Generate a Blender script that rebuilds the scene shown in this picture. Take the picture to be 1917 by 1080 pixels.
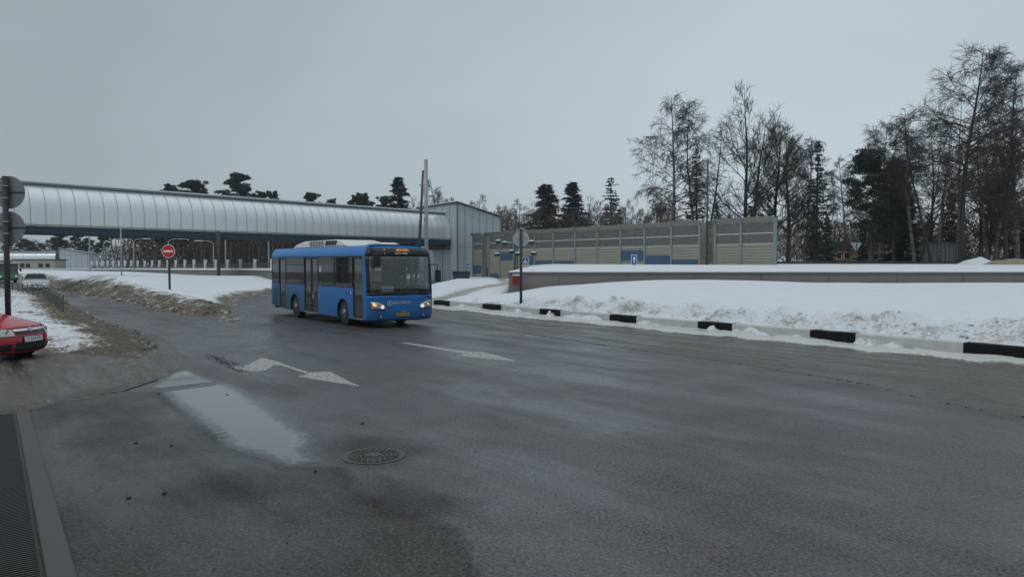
import bpy, math, random
import numpy as np
from mathutils import Vector, Matrix
for o in list(bpy.data.objects): bpy.data.objects.remove(o)
S = bpy.context.scene; C = S.collection
# ------------------------------------------------------------------ camera
H = 2.26; F = 1368.0; PITCH = math.atan(48/1368)
cam = bpy.data.cameras.new('camera'); camo = bpy.data.objects.new('camera', cam); C.objects.link(camo)
cam.sensor_width = 36; cam.lens = 36*F/1917; cam.clip_start = .1; cam.clip_end = 3000
camo.location = (0, 0, H); camo.rotation_euler = (math.pi/2-PITCH, 0, 0); S.camera = camo
# ------------------------------------------------------------------ sky
W = bpy.data.worlds.new("World"); S.world = W; W.use_nodes = True
nt = W.node_tree; N = nt.nodes; L = nt.links; N.clear()
out = N.new('ShaderNodeOutputWorld')
sky = N.new('ShaderNodeTexSky'); sky.sky_type = 'NISHITA'; sky.sun_disc = False
SE, SR = math.radians(38), math.radians(40)
sky.sun_elevation = SE; sky.sun_rotation = SR
b1 = N.new('ShaderNodeBackground'); b1.inputs[1].default_value = .05; L.new(sky.outputs[0], b1.inputs[0])
tc = N.new('ShaderNodeTexCoord')
def wdot(v):
    d = N.new('ShaderNodeVectorMath'); d.operation = 'DOT_PRODUCT'; d.inputs[1].default_value = v
    L.new(tc.outputs['Generated'], d.inputs[0]); return d.outputs['Value']
# overcast: bright to the right of the road near the horizon, darker to the left, bright again overhead
rs = N.new('ShaderNodeValToRGB'); cr = rs.color_ramp
az = Vector((.42, .88, -.06)).normalized()
L.new(wdot(tuple(az)), rs.inputs[0])
cr.elements[0].position = .55; cr.elements[0].color = (.365, .428, .462, 1)
cr.elements[1].position = .99; cr.elements[1].color = (.545, .635, .695, 1)
e = cr.elements.new(.86); e.color = (.455, .535, .585, 1)
zr = N.new('ShaderNodeMapRange'); zr.inputs[1].default_value = .42; zr.inputs[2].default_value = .95
zr.interpolation_type = 'SMOOTHSTEP'; L.new(wdot((0, 0, 1)), zr.inputs[0])
mz = N.new('ShaderNodeMixRGB'); mz.inputs[2].default_value = (.80, .86, .92, 1); L.new(zr.outputs[0], mz.inputs[0]); L.new(rs.outputs[0], mz.inputs[1])
# soft cloud unevenness
nz = N.new('ShaderNodeTexNoise'); nz.inputs['Scale'].default_value = 2.2; nz.inputs['Detail'].default_value = 3
mp = N.new('ShaderNodeMapping'); mp.inputs['Scale'].default_value = (1, 1, 3); L.new(tc.outputs['Generated'], mp.inputs[0]); L.new(mp.outputs[0], nz.inputs['Vector'])
mr = N.new('ShaderNodeMapRange'); mr.inputs[1].default_value = .3; mr.inputs[2].default_value = .7; mr.inputs[3].default_value = .955; mr.inputs[4].default_value = 1.045; L.new(nz.outputs['Fac'], mr.inputs[0])
mm = N.new('ShaderNodeVectorMath'); mm.operation = 'SCALE'; L.new(mz.outputs[0], mm.inputs[0]); L.new(mr.outputs[0], mm.inputs['Scale'])
b2 = N.new('ShaderNodeBackground'); b2.inputs[1].default_value = 1.0; L.new(mm.outputs[0], b2.inputs[0])
mx = N.new('ShaderNodeMixShader'); mx.inputs[0].default_value = .93
L.new(b1.outputs[0], mx.inputs[1]); L.new(b2.outputs[0], mx.inputs[2]); L.new(mx.outputs[0], out.inputs[0])
sun = bpy.data.lights.new('sun', 'SUN'); sun.energy = .5; sun.angle = math.radians(50); sun.color = (1, .97, .93)
suno = bpy.data.objects.new('sun', sun); C.objects.link(suno); suno.rotation_euler = (math.radians(42), 0, math.radians(-40+180+180))
S.view_settings.view_transform = 'Standard'; S.view_settings.look = 'None'; S.view_settings.exposure = 0; S.view_settings.gamma = 1
S.render.engine = 'CYCLES'; S.cycles.max_bounces = 8; S.cycles.transparent_max_bounces = 24
# ------------------------------------------------------------------ helpers
def ray(px, py):
    x = (px-958.5)/F; v = (540-py)/F; c, s = math.cos(PITCH), math.sin(PITCH)
    return Vector((x, c+v*s, -s+v*c))
def G(px, py, z=0.0):
    d = ray(px, py); t = (z-H)/d.z; return Vector((d.x*t, d.y*t, z))
def AT(px, py, Y):
    d = ray(px, py); t = Y/d.y; return Vector((d.x*t, Y, H+d.z*t))
def tag(o, label=None, cat=None, group=None, kind=None):
    if label: o['label'] = label
    if cat: o['category'] = cat
    if group: o['group'] = group
    if kind: o['kind'] = kind
    return o
def empty(name, loc, rz=0, label=None, cat=None, group=None):
    o = bpy.data.objects.new(name, None); o.empty_display_size = .3; C.objects.link(o); o.location = loc; o.rotation_euler = (0, 0, rz)
    return tag(o, label, cat, group)
def meshobj(name, V, Fc, mat, parent=None, smooth=False):
    me = bpy.data.meshes.new(name); me.from_pydata([tuple(v) for v in V], [], [tuple(f) for f in Fc]); 
    if mat: me.materials.append(mat)
    if smooth: me.shade_smooth()
    o = bpy.data.objects.new(name, me); C.objects.link(o)
    if parent is not None: o.parent = parent
    return o
class MB:
    def __init__(s): s.v = []; s.f = []
    def box(s, c, d, rz=0, rot=None):
        cx, cy, cz = c; hx, hy, hz = d[0]/2, d[1]/2, d[2]/2; n = len(s.v)
        M = rot if rot is not None else Matrix.Rotation(rz, 3, 'Z')
        for x in (-hx, hx):
            for y in (-hy, hy):
                for z in (-hz, hz):
                    p = M @ Vector((x, y, z)); s.v.append((cx+p.x, cy+p.y, cz+p.z))
        s.f += [tuple(n+i for i in q) for q in ((0,1,3,2),(4,6,7,5),(0,4,5,1),(2,3,7,6),(0,2,6,4),(1,5,7,3))]; return s
    def bar(s, a, b, w, h=None):
        a = Vector(a); b = Vector(b); d = (b-a); l = d.length; h = h or w
        M = d.to_track_quat('X', 'Z').to_matrix(); return s.box((a+b)/2, (l, w, h), rot=M)
    def tube(s, pts, r, n=10, caps=True):
        pts = [Vector(p) for p in pts]; k = len(pts); rr = r if isinstance(r, (list, tuple)) else [r]*k; b = len(s.v)
        for i, p in enumerate(pts):
            d = (pts[min(i+1, k-1)]-pts[max(i-1, 0)]).normalized(); M = d.to_track_quat('Z', 'Y').to_matrix()
            for j in range(n):
                a = 2*math.pi*j/n; s.v.append(tuple(p+M @ Vector((math.cos(a)*rr[i], math.sin(a)*rr[i], 0))))
        for i in range(k-1):
            for j in range(n):
                j2 = (j+1) % n; s.f.append((b+i*n+j, b+i*n+j2, b+(i+1)*n+j2, b+(i+1)*n+j))
        if caps: s.f.append(tuple(b+j for j in range(n))[::-1]); s.f.append(tuple(b+(k-1)*n+j for j in range(n)))
        return s
    def disc(s, c, nrm, r, th, n=32):
        c = Vector(c); nn = Vector(nrm).normalized()*th/2; return s.tube([c-nn, c+nn], r, n)
    def grid(s, fn, us, vs):
        b = len(s.v); nu, nv = len(us), len(vs)
        for u in us:
            for v in vs: s.v.append(tuple(fn(u, v)))
        for i in range(nu-1):
            for j in range(nv-1): s.f.append((b+i*nv+j, b+(i+1)*nv+j, b+(i+1)*nv+j+1, b+i*nv+j+1))
        return s
    def ext(s, poly, fn0, fn1):     # extrude 2D polygon between two mappings
        b = len(s.v); n = len(poly)
        for p in poly: s.v.append(tuple(fn0(*p)))
        for p in poly: s.v.append(tuple(fn1(*p)))
        s.f.append(tuple(range(b, b+n))[::-1]); s.f.append(tuple(range(b+n, b+2*n)))
        for i in range(n): j = (i+1) % n; s.f.append((b+i, b+j, b+n+j, b+n+i))
        return s
    def build(s, name, mat, parent=None, smooth=False): return meshobj(name, s.v, s.f, mat, parent, smooth)
def lin(a, b, n): return [a+(b-a)*i/(n-1) for i in range(n)]
def sm(x): x = np.clip(x, 0, 1); return x*x*(3-2*x)
def bevel(o, w=.01, seg=2):
    m = o.modifiers.new('bevel', 'BEVEL'); m.width = w; m.segments = seg; m.limit_method = 'ANGLE'; return o
# numpy fractal value noise
def _h(ix, iy, s): 
    n = (ix*374761393+iy*668265263+s*974634777) & 0xffffffff; n = ((n ^ (n >> 13))*1274126177) & 0xffffffff; return ((n ^ (n >> 16)) & 0xffff)/65535.0
def vnoise(x, y, s=0):
    ix = np.floor(x).astype(np.int64); iy = np.floor(y).astype(np.int64); fx = sm(x-ix); fy = sm(y-iy)
    a = _h(ix, iy, s); b = _h(ix+1, iy, s); c = _h(ix, iy+1, s); d = _h(ix+1, iy+1, s)
    return (a*(1-fx)+b*fx)*(1-fy)+(c*(1-fx)+d*fx)*fy
def fbm(x, y, sc, o=4, s=0):
    r = 0; a = .5; t = 0
    for i in range(o): r = r+a*vnoise(x*sc+17*i, y*sc-9*i, s+i); t += a; a *= .5; sc *= 2.03
    return r/t
# ------------------------------------------------------------------ materials
def newmat(name):
    m = bpy.data.materials.new(name); m.use_nodes = True; t = m.node_tree; p = t.nodes['Principled BSDF']; return m, t, p
def ramp(t, src, stops):
    r = t.nodes.new('ShaderNodeValToRGB'); cr = r.color_ramp
    cr.elements[0].position = stops[0][0]; cr.elements[1].position = stops[-1][0]
    f = lambda c: (c, c, c, 1) if not isinstance(c, tuple) else (*c, 1)
    cr.elements[0].color = f(stops[0][1]); cr.elements[1].color = f(stops[-1][1])
    for pz, c in stops[1:-1]: e = cr.elements.new(pz); e.color = f(c)
    t.links.new(src, r.inputs[0]); return r.outputs[0]
def noise(t, scale, detail=4, rough=.55, stretch=None, rotz=0, obj=False):
    n = t.nodes.new('ShaderNodeTexNoise'); n.inputs['Scale'].default_value = scale; n.inputs['Detail'].default_value = detail; n.inputs['Roughness'].default_value = rough
    if obj: tcn = t.nodes.new('ShaderNodeTexCoord'); src = tcn.outputs['Object']
    else: g = t.nodes.new('ShaderNodeNewGeometry'); src = g.outputs['Position']
    if stretch:
        m1 = t.nodes.new('ShaderNodeMapping'); m1.inputs['Rotation'].default_value = (0, 0, rotz); t.links.new(src, m1.inputs[0])
        m2 = t.nodes.new('ShaderNodeMapping'); m2.inputs['Scale'].default_value = stretch; t.links.new(m1.outputs[0], m2.inputs[0]); src = m2.outputs[0]
    t.links.new(src, n.inputs['Vector']); return n.outputs['Fac']
def math_(t, op, a, b=None, clamp=False):
    m = t.nodes.new('ShaderNodeMath'); m.operation = op; m.use_clamp = clamp
    for i, x in enumerate((a, b)):
        if x is None: continue
        if isinstance(x, (int, float)): m.inputs[i].default_value = x
        else: t.links.new(x, m.inputs[i])
    return m.outputs[0]
def mixc(t, fac, a, b, mode='MIX'):
    m = t.nodes.new('ShaderNodeMixRGB'); m.blend_type = mode
    for i, x in enumerate((fac, a, b)):
        if isinstance(x, tuple): m.inputs[i].default_value = (*x, 1)
        elif isinstance(x, (int, float)): m.inputs[i].default_value = x if i == 0 else (x, x, x, 1)
        else: t.links.new(x, m.inputs[i])
    return m.outputs[0]
def bump(t, p, h, strength=.3, dist=.02):
    b = t.nodes.new('ShaderNodeBump'); b.inputs['Strength'].default_value = strength; b.inputs['Distance'].default_value = dist
    t.links.new(h, b.inputs['Height']); t.links.new(b.outputs[0], p.inputs['Normal'])
def M(name, col, rough=.5, metal=0, var=.15, vs=3, bmp=0, bs=60, spec=None, coat=0):
    m, t, p = newmat(name); p.inputs['Roughness'].default_value = rough; p.inputs['Metallic'].default_value = metal
    if coat: p.inputs['Coat Weight'].default_value = coat; p.inputs['Coat Roughness'].default_value = .08
    if spec is not None: p.inputs['Specular IOR Level'].default_value = spec
    if var:
        n = noise(t, vs, 5, .6, obj=True); c = mixc(t, n, tuple(x*(1-var) for x in col), tuple(min(1, x*(1+var)) for x in col)); t.links.new(c, p.inputs['Base Color'])
        r = ramp(t, n, [(.2, max(.02, rough*.8)), (.8, min(1, rough*1.2))]); t.links.new(r, p.inputs['Roughness'])
    else: p.inputs['Base Color'].default_value = (*col, 1)
    if bmp: bump(t, p, noise(t, bs, 3, obj=True), bmp, .01)
    return m
def emis(name, col, st):
    m, t, p = newmat(name); p.inputs['Base Color'].default_value = (*[c*.5 for c in col], 1); p.inputs['Emission Color'].default_value = (*col, 1); p.inputs['Emission Strength'].default_value = st
    n = noise(t, 12, 2, obj=True); t.links.new(ramp(t, n, [(.3, .2), (.7, .35)]), p.inputs['Roughness']); return m
def glass(name, tint, alpha, rough=.03, dirt=(.16, .16, .155), gl_=1.0):
    # thin pane: clear tinted body under a mirror-like surface
    m, t, p = newmat(name); t.nodes.remove(p); o = t.nodes['Material Output']
    tr = t.nodes.new('ShaderNodeBsdfTransparent'); tr.inputs[0].default_value = (*tint, 1)
    gl = t.nodes.new('ShaderNodeBsdfGlossy'); gl.inputs['Roughness'].default_value = rough; gl.inputs[0].default_value = (.95, .97, 1, 1)
    df = t.nodes.new('ShaderNodeBsdfDiffuse'); df.inputs[0].default_value = (*dirt, 1)
    fr = t.nodes.new('ShaderNodeLayerWeight'); fr.inputs[0].default_value = .5; fr5 = math_(t, 'MULTIPLY', math_(t, 'POWER', fr.outputs['Facing'], 4.5), .9)
    m1 = t.nodes.new('ShaderNodeMixShader'); n = noise(t, 5, 5, .6, obj=True)
    t.links.new(ramp(t, n, [(.3, alpha*.7), (.75, min(1, alpha*1.3))]), m1.inputs[0]); t.links.new(tr.outputs[0], m1.inputs[1]); t.links.new(df.outputs[0], m1.inputs[2])
    m2 = t.nodes.new('ShaderNodeMixShader'); t.links.new(math_(t, 'MULTIPLY', math_(t, 'ADD', fr5, .05, True), gl_), m2.inputs[0]); t.links.new(m1.outputs[0], m2.inputs[1]); t.links.new(gl.outputs[0], m2.inputs[2])
    t.links.new(m2.outputs[0], o.inputs[0]); return m
# wet asphalt
ROADA = math.radians(52)
def asphalt(name, base=(.072, .070, .076), wet=.5, spec=1.0):
    m, t, p = newmat(name)
    big = noise(t, .10, 5, .6, (1, 2.4, 1), ROADA); mid = noise(t, .75, 5, .65, (1, 2.0, 1), ROADA); fine = noise(t, 30, 4, .8); gr = noise(t, 11, 4, .75)
    tracks = noise(t, 1.0, 4, .55, (.05, .9, 1), math.radians(50)); blot = noise(t, .33, 5, .62, (1, 1.4, 1), ROADA)
    w = math_(t, 'ADD', math_(t, 'MULTIPLY', big, .45), math_(t, 'MULTIPLY', mid, .2)); w = math_(t, 'ADD', w, math_(t, 'MULTIPLY', tracks, .35))
    wetm = ramp(t, w, [(.45, 0.0), (.56, 1.0)])
    c = mixc(t, wetm, tuple(x*1.5 for x in base), tuple(x*.7 for x in base))
    c = mixc(t, ramp(t, blot, [(.46, .0), (.60, .38)]), c, (.030, .028, .027))
    c = mixc(t, ramp(t, mid, [(.5, 0.0), (.66, .4)]), c, (.080, .074, .070))
    c = mixc(t, ramp(t, fine, [(.41, .75), (.53, 0.0)]), c, (.012, .012, .012))
    c = mixc(t, ramp(t, fine, [(.56, 0.0), (.68, .6)]), c, (.22, .215, .215))
    t.links.new(c, p.inputs['Base Color'])
    g = ramp(t, math_(t, 'ADD', math_(t, 'MULTIPLY', fine, .6), math_(t, 'MULTIPLY', gr, .4)), [(.40, .35), (.58, 1.0)])
    sp = math_(t, 'MULTIPLY', mixc(t, wetm, .45*spec, 1.0*spec), g); t.links.new(sp, p.inputs['Specular IOR Level'])
    rr = mixc(t, wetm, .50, .22); t.links.new(mixc(t, ramp(t, blot, [(.46, 0.0), (.62, .5)]), rr, .6), p.inputs['Roughness'])
    bump(t, p, fine, .5, .006); return m
def attr(t, name):
    a = t.nodes.new('ShaderNodeAttribute'); a.attribute_name = name; return a.outputs['Fac']
def snow(name, dirtcol=(.13, .098, .065), dark=(.05, .042, .034), amp=2.2):
    m, t, p = newmat(name)
    n1 = noise(t, 1.3, 6, .65); n2 = noise(t, 9, 5, .65); n3 = noise(t, 45, 4, .6)
    clean = mixc(t, n1, (.62, .665, .705), (.71, .75, .79))
    d = attr(t, 'dirt'); k = math_(t, 'ADD', d, math_(t, 'MULTIPLY', math_(t, 'SUBTRACT', n2, .5), amp)); k = math_(t, 'ADD', k, math_(t, 'MULTIPLY', math_(t, 'SUBTRACT', n1, .5), 1.8))
    gate = ramp(t, d, [(.0, 0.0), (.12, 1.0)])
    k = math_(t, 'MULTIPLY', ramp(t, k, [(.30, 0.0), (.95, 1.0)]), gate)
    dc = mixc(t, ramp(t, n3, [(.42, 0.0), (.58, 1.0)]), dark, dirtcol); dc = mixc(t, ramp(t, n2, [(.45, 0.0), (.75, .7)]), dc, tuple(x*1.55 for x in dirtcol))
    grey = mixc(t, ramp(t, k, [(.0, 0.0), (.45, 1.0)]), clean, (.42, .41, .38))
    c = mixc(t, ramp(t, k, [(.25, 0.0), (.8, 1.0)]), grey, dc); t.links.new(c, p.inputs['Base Color'])
    p.inputs['Roughness'].default_value = .75; p.inputs['Specular IOR Level'].default_value = .3
    h = math_(t, 'ADD', math_(t, 'MULTIPLY', n2, 1.0), math_(t, 'MULTIPLY', n3, .5)); b = t.nodes.new('ShaderNodeBump'); b.inputs['Distance'].default_value = .05
    t.links.new(math_(t, 'ADD', math_(t, 'MULTIPLY', d, 1.2), .15, True), b.inputs['Strength']); t.links.new(h, b.inputs['Height']); t.links.new(b.outputs[0], p.inputs['Normal']); return m
def dirtice(name):
    m, t, p = newmat(name)
    s1 = noise(t, 1.0, 6, .65, (.22, 2.6, 1), math.radians(54)); n2 = noise(t, 7, 6, .7); n3 = noise(t, 60, 3, .6); d = attr(t, 'dirt')
    c = mixc(t, ramp(t, s1, [(.40, 0.0), (.60, 1.0)]), (.020, .019, .018), (.092, .084, .075)); c = mixc(t, ramp(t, n2, [(.48, 0.0), (.62, .7)]), c, (.022, .018, .015))
    c = mixc(t, ramp(t, n3, [(.54, 0.0), (.66, .5)]), c, (.24, .22, .19))
    sn = math_(t, 'ADD', math_(t, 'SUBTRACT', 1.0, d), math_(t, 'MULTIPLY', math_(t, 'SUBTRACT', n2, .5), 1.9)); sn = math_(t, 'ADD', sn, math_(t, 'MULTIPLY', math_(t, 'SUBTRACT', s1, .5), 1.2))
    k = ramp(t, sn, [(.35, 0.0), (.7, 1.0)]); c = mixc(t, ramp(t, sn, [(.25, 0.0), (.5, .8)]), c, (.17, .145, .11)); c = mixc(t, k, c, (.52, .53, .52)); t.links.new(c, p.inputs['Base Color'])
    t.links.new(ramp(t, s1, [(.42, .22), (.58, .65)]), p.inputs['Roughness']); bump(t, p, math_(t, 'ADD', math_(t, 'MULTIPLY', n2, 1.0), math_(t, 'MULTIPLY', n3, .3)), .5, .03); return m
m_road = asphalt('wet_asphalt'); m_snow = snow('snow', (.36, .35, .335), (.22, .215, .205), 1.2); m_bank = snow('snow_bank', (.15, .122, .088), (.04, .035, .028)); m_ice = dirtice('dirty_ice')
m_kerbb = M('black_paint', (.009, .009, .010), .6, var=.5, vs=9, bmp=.4, bs=50, spec=.15); m_kerbw = M('grey_white_kerb', (.50, .51, .50), .85, var=.3, vs=4, bmp=.5)
m_conc = M('concrete', (.21, .20, .185), .85, var=.22, vs=1.2, bmp=.4, bs=30); m_concd = M('dark_concrete', (.16, .155, .15), .85, var=.3, vs=.8, bmp=.4, bs=20)
m_steel = M('galvanised_steel', (.30, .32, .34), .45, .6, var=.2, vs=4); m_dsteel = M('dark_steel', (.055, .058, .062), .5, .4, var=.3, vs=5)
m_girder = M('blue_girder', (.030, .055, .085), .55, .2, var=.3, vs=1.5); m_black = M('black_plastic', (.012, .012, .014), .45, var=.2)
m_rubber = M('rubber', (.015, .015, .015), .8, var=.3, vs=8); m_chrome = M('chrome', (.6, .62, .64), .18, 1, var=.05)

def busblue(name, col, dirt):
    m, t, p = newmat(name); g = t.nodes.new('ShaderNodeTexCoord'); sx = t.nodes.new('ShaderNodeSeparateXYZ'); t.links.new(g.outputs['Object'], sx.inputs[0]); n = noise(t, 2.2, 6, .65, obj=True); n2 = noise(t, 14, 4, .6, obj=True)
    h = t.nodes.new('ShaderNodeMapRange'); h.inputs[1].default_value = 1.5; h.inputs[2].default_value = .35; t.links.new(sx.outputs[2], h.inputs[0])
    k = math_(t, 'MULTIPLY', h.outputs[0], math_(t, 'ADD', .25, n)); k = math_(t, 'ADD', k, math_(t, 'MULTIPLY', math_(t, 'SUBTRACT', n2, .5), .25)); k = ramp(t, k, [(.12, .02), (.95, dirt)])
    t.links.new(mixc(t, k, col, (.085, .080, .075)), p.inputs['Base Color']); t.links.new(ramp(t, k, [(0, .28), (.6, .7)]), p.inputs['Roughness']); p.inputs['Coat Weight'].default_value = .15; p.inputs['Coat Roughness'].default_value = .1; p.inputs['Specular IOR Level'].default_value = .35; return m
m_blue = busblue('bus_blue', (.002, .165, .50), .45); m_blued = busblue('dirty_bus_blue', (.005, .125, .34), .75)
m_white = M('white_plastic', (.62, .64, .62), .5, var=.12, vs=3)
def tubemat():
    m, t, p = newmat('ribbed_metal_sheet'); tcn = t.nodes.new('ShaderNodeTexCoord')
    mp_ = t.nodes.new('ShaderNodeMapping'); mp_.inputs['Scale'].default_value = (1, .06, .06); t.links.new(tcn.outputs['Object'], mp_.inputs[0])
    n = t.nodes.new('ShaderNodeTexNoise'); n.inputs['Scale'].default_value = 6; n.inputs['Detail'].default_value = 5; t.links.new(mp_.outputs[0], n.inputs['Vector'])
    n2 = noise(t, .8, 5, .6, obj=True)
    c = mixc(t, ramp(t, n.outputs['Fac'], [(.3, 0.0), (.7, 1.0)]), (.74, .78, .80), (.79, .83, .85)); c = mixc(t, ramp(t, n2, [(.5, 0.0), (.8, .3)]), c, (.66, .67, .67))
    t.links.new(c, p.inputs['Base Color']); p.inputs['Metallic'].default_value = .55; t.links.new(ramp(t, n2, [(.3, .30), (.7, .40)]), p.inputs['Roughness']); return m
m_tube = tubemat(); m_rib = M('rib_metal', (.42, .44, .46), .4, .3)
m_cladding = M('grey_cladding', (.44, .485, .515), .5, .1, var=.10, vs=.5); m_seam = M('cladding_seam', (.17, .19, .21), .5, .2)
# ------------------------------------------------------------------ ground
o = MB().grid(lambda u, v: (u, v, -.06), lin(-900, 900, 40), lin(-60, 1500, 40)).build('ground', m_snow); tag(o, kind='structure')
def fld(name, poly, res, hf, mat, kind='structure', thick=0, sub=False):
    P = np.array([(p[0], p[1]) for p in poly]); x0, y0 = P.min(0)-res; x1, y1 = P.max(0)+res
    xs = np.arange(x0, x1, res); ys = np.arange(y0, y1, res); X, Y = np.meshgrid(xs, ys, indexing='ij')
    ins = np.zeros(X.shape, bool); D = np.full(X.shape, 1e9)
    for i in range(len(P)):
        a = P[i]; b = P[(i+1) % len(P)]; ab = b-a
        cond = ((a[1] > Y) != (b[1] > Y)); ins ^= cond & (X < (b[0]-a[0])*(Y-a[1])/((b[1]-a[1]) if b[1] != a[1] else 1e-9)+a[0])
        t = np.clip(((X-a[0])*ab[0]+(Y-a[1])*ab[1])/(ab @ ab+1e-12), 0, 1); D = np.minimum(D, np.hypot(X-a[0]-t*ab[0], Y-a[1]-t*ab[1]))
    sd = np.where(ins, D, -D); Z, dirt = hf(X, Y, sd); Z = np.where(sd < -.6*res, -.03, Z)
    keep = sd > -1.6*res; idx = -np.ones(X.shape, int); 
    q = keep[:-1, :-1] & keep[1:, :-1] & keep[:-1, 1:] & keep[1:, 1:]
    use = np.zeros(X.shape, bool); use[:-1, :-1] |= q; use[1:, :-1] |= q; use[:-1, 1:] |= q; use[1:, 1:] |= q
    idx[use] = np.arange(use.sum()); V = np.stack([X[use], Y[use], Z[use]], 1)
    Fq = np.stack([idx[:-1, :-1][q], idx[1:, :-1][q], idx[1:, 1:][q], idx[:-1, 1:][q]], 1)
    me = bpy.data.meshes.new(name); me.vertices.add(len(V)); me.vertices.foreach_set('co', V.astype(np.float32).ravel())
    me.loops.add(Fq.size); me.loops.foreach_set('vertex_index', Fq.astype(np.int32).ravel()); me.polygons.add(len(Fq))
    me.polygons.foreach_set('loop_start', np.arange(0, Fq.size, 4, dtype=np.int32)); me.polygons.foreach_set('loop_total', np.full(len(Fq), 4, dtype=np.int32)); me.update(calc_edges=True)
    a = me.attributes.new('dirt', 'FLOAT', 'POINT'); a.data.foreach_set('value', np.clip(dirt[use], 0, 1).astype(np.float32))
    me.materials.append(mat); me.shade_smooth(); o = bpy.data.objects.new(name, me); C.objects.link(o); tag(o, kind=kind); return o
def pdist(X, Y, pts):
    D = np.full(X.shape, 1e9)
    for a, b in zip(pts[:-1], pts[1:]):
        ax, ay = a[0], a[1]; dx, dy = b[0]-ax, b[1]-ay; t = np.clip(((X-ax)*dx+(Y-ay)*dy)/(dx*dx+dy*dy+1e-12), 0, 1); D = np.minimum(D, np.hypot(X-ax-t*dx, Y-ay-t*dy))
    return D
# road sheet (junction + left road) and the side road that passes behind the bus
rp = [(-140, -12), (70, -12), (70, 30), (20, 44), (0, 50), (-3, 64), (-5, 125), (-14, 125), (-16, 70), (-26, 64), (-50, 108), (-75, 125), (-140, 125)]
meshobj('road', [(x, y, 0) for x, y in rp], [tuple(range(len(rp)))], m_road); tag(bpy.data.objects['road'], kind='structure')
# right kerb line (foot), left to right
KP = [(700, 566), (760, 569), (812, 575), (903, 583), (1010, 594), (1141, 606.5), (1306, 622), (1516, 641), (1803, 669), (2150, 703), (2700, 757)]
KW = [G(*p) for p in KP]
KD = KW[-1]
field = [(k.x, k.y) for k in KW]+[(40, 4), (75, 4), (75, 43.35), (-.15, 43.35), (-.15, 44), (3, 125), (-6, 125), (-7.2, 60)]
def hf_right(X, Y, sd):
    dk = pdist(X, Y, KW); 
    n = fbm(X, Y, 1.6, 5, 3); n2 = fbm(X, Y, .35, 3, 8); n4 = fbm(X, Y, 4.5, 4, 12)
    right = sm((X+1.2)/3.6)
    crest = 1.0+.9*n2; b = sm((dk-.22)/crest)
    crust = np.exp(-((dk-1.25-.8*(n2-.5))/.75)**2)
    hi = .34+b*(.36+.10*n2)+crust*((n-.45)*.85+(n4-.5)*.42)+.35*sm((dk-2)/16)+.24*np.exp(-((X-9)/7.)**2)*sm((dk-4)/9)
    lo = .20+.22*sm(dk/3)+(n-.5)*.22*np.exp(-dk/4)+.05*n2
    z = lo*(1-right)+hi*right
    z = np.where(Y > 43.5, .42+.12*n2, z); z = z*sm((dk-.17)/.13)-.02
    edge = sm(sd/.5); z = np.where(dk < 1.2, z, z*edge+.0)
    path = np.exp(-(pdist(X, Y, PATH)/.8)**2)*.8*(1-right*.6)
    d = .48*np.exp(-((dk-.8)/.9)**2)*(.35+.8*n)+path*1.1*(.5+.8*n); z = z-path*.08
    d = np.where(dk > 3.0, path, d); return z, d
PATH = [G(795, 572), G(850, 560, .2), G(880, 548, .2), G(950, 533, .3), G(935, 520, .3)]
fld('snow_field', field, .115, hf_right, m_snow)
# mound of snow behind the right wall
def hf_mound(X, Y, sd):
    n = fbm(X, Y, .15, 3, 5); z = 1.72+.36*sm((Y-43.3)/9)*sm((X+1)/6)-.25*(1-sm((X+.2)/3.5))+.10*sm((Y-50)/60)+.04*(n-.5); return z, X*0+.10*(n > .62)*(Y < 47)
fld('snow_terrace', [(1.6, 45.2), (120, 45.2), (160, 300), (2.4, 300)], 1.0, lambda X, Y, s: hf_mound(X, Y, s), m_snow)
# dirty strip between asphalt edge and kerb
AE = [(700, 583), (830, 600), (873, 608), (1004, 627), (1121, 645), (1238, 661), (1380, 680), (1525, 703), (1640, 722), (1700, 738), (1799, 760), (1917, 780), (2300, 850), (2700, 920)]
AW = [G(*p) for p in AE]
strip = [(k.x, k.y) for k in KW]+[(a.x, a.y) for a in AW[::-1]]
def hf_strip(X, Y, sd):
    dk = pdist(X, Y, KW); da = pdist(X, Y, AW); n = fbm(X, Y, 1.2, 5, 21); n2 = fbm(X, Y, 6, 3, 25)
    z = .006+.04*sm(da/.8)*(.5+n)+.075*sm(1-dk/1.2)*(.4+1.1*n)+.02*n2
    return z, np.clip(sm((dk-.75)/.55+(n-.5)*1.1)*1.08, 0, 1.08)
fld('dirty_ice_strip', strip, .10, hf_strip, m_ice)
# left: verge behind the red car, driveway ice, island between the roads
VR = [(-300, 536), (0, 541), (60, 546), (95, 551), (114, 558), (130, 572), (163, 590), (191, 603), (240, 620), (275, 634), (296, 650), (293, 668)]
VB = [(255, 676), (200, 672), (140, 664), (90, 660), (0, 656), (-300, 655), (-700, 655)]
VRW = [G(*p) for p in VR]; VBW = [G(*p) for p in VB]
def hf_verge(X, Y, sd):
    dr = pdist(X, Y, VRW); n = fbm(X, Y, .9, 5, 31); n2 = fbm(X, Y, 4, 4, 33)
    z = .02+.20*sm(sd/1.2)+.16*sm((sd-1)/3)+(n-.5)*.34*sm(sd/1.0)+(n2-.5)*.16*sm(sd/.3)
    d = .78*(1-sm((dr-.1-1.5*n)/1.4))+.5*(1-sm(sd/.9))+.12; track = np.exp(-(pdist(X, Y, [G(80, 648), G(180, 646), G(300, 642)])/.16)**2); z = z-.07*track
    far = sm((Y-33)/10); d = np.maximum(d+.10, far*(.1+.7*n)*.8); return z, d+track*.6
fld('snow_verge', [(p.x, p.y) for p in VRW+VBW], .11, hf_verge, m_bank)
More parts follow.
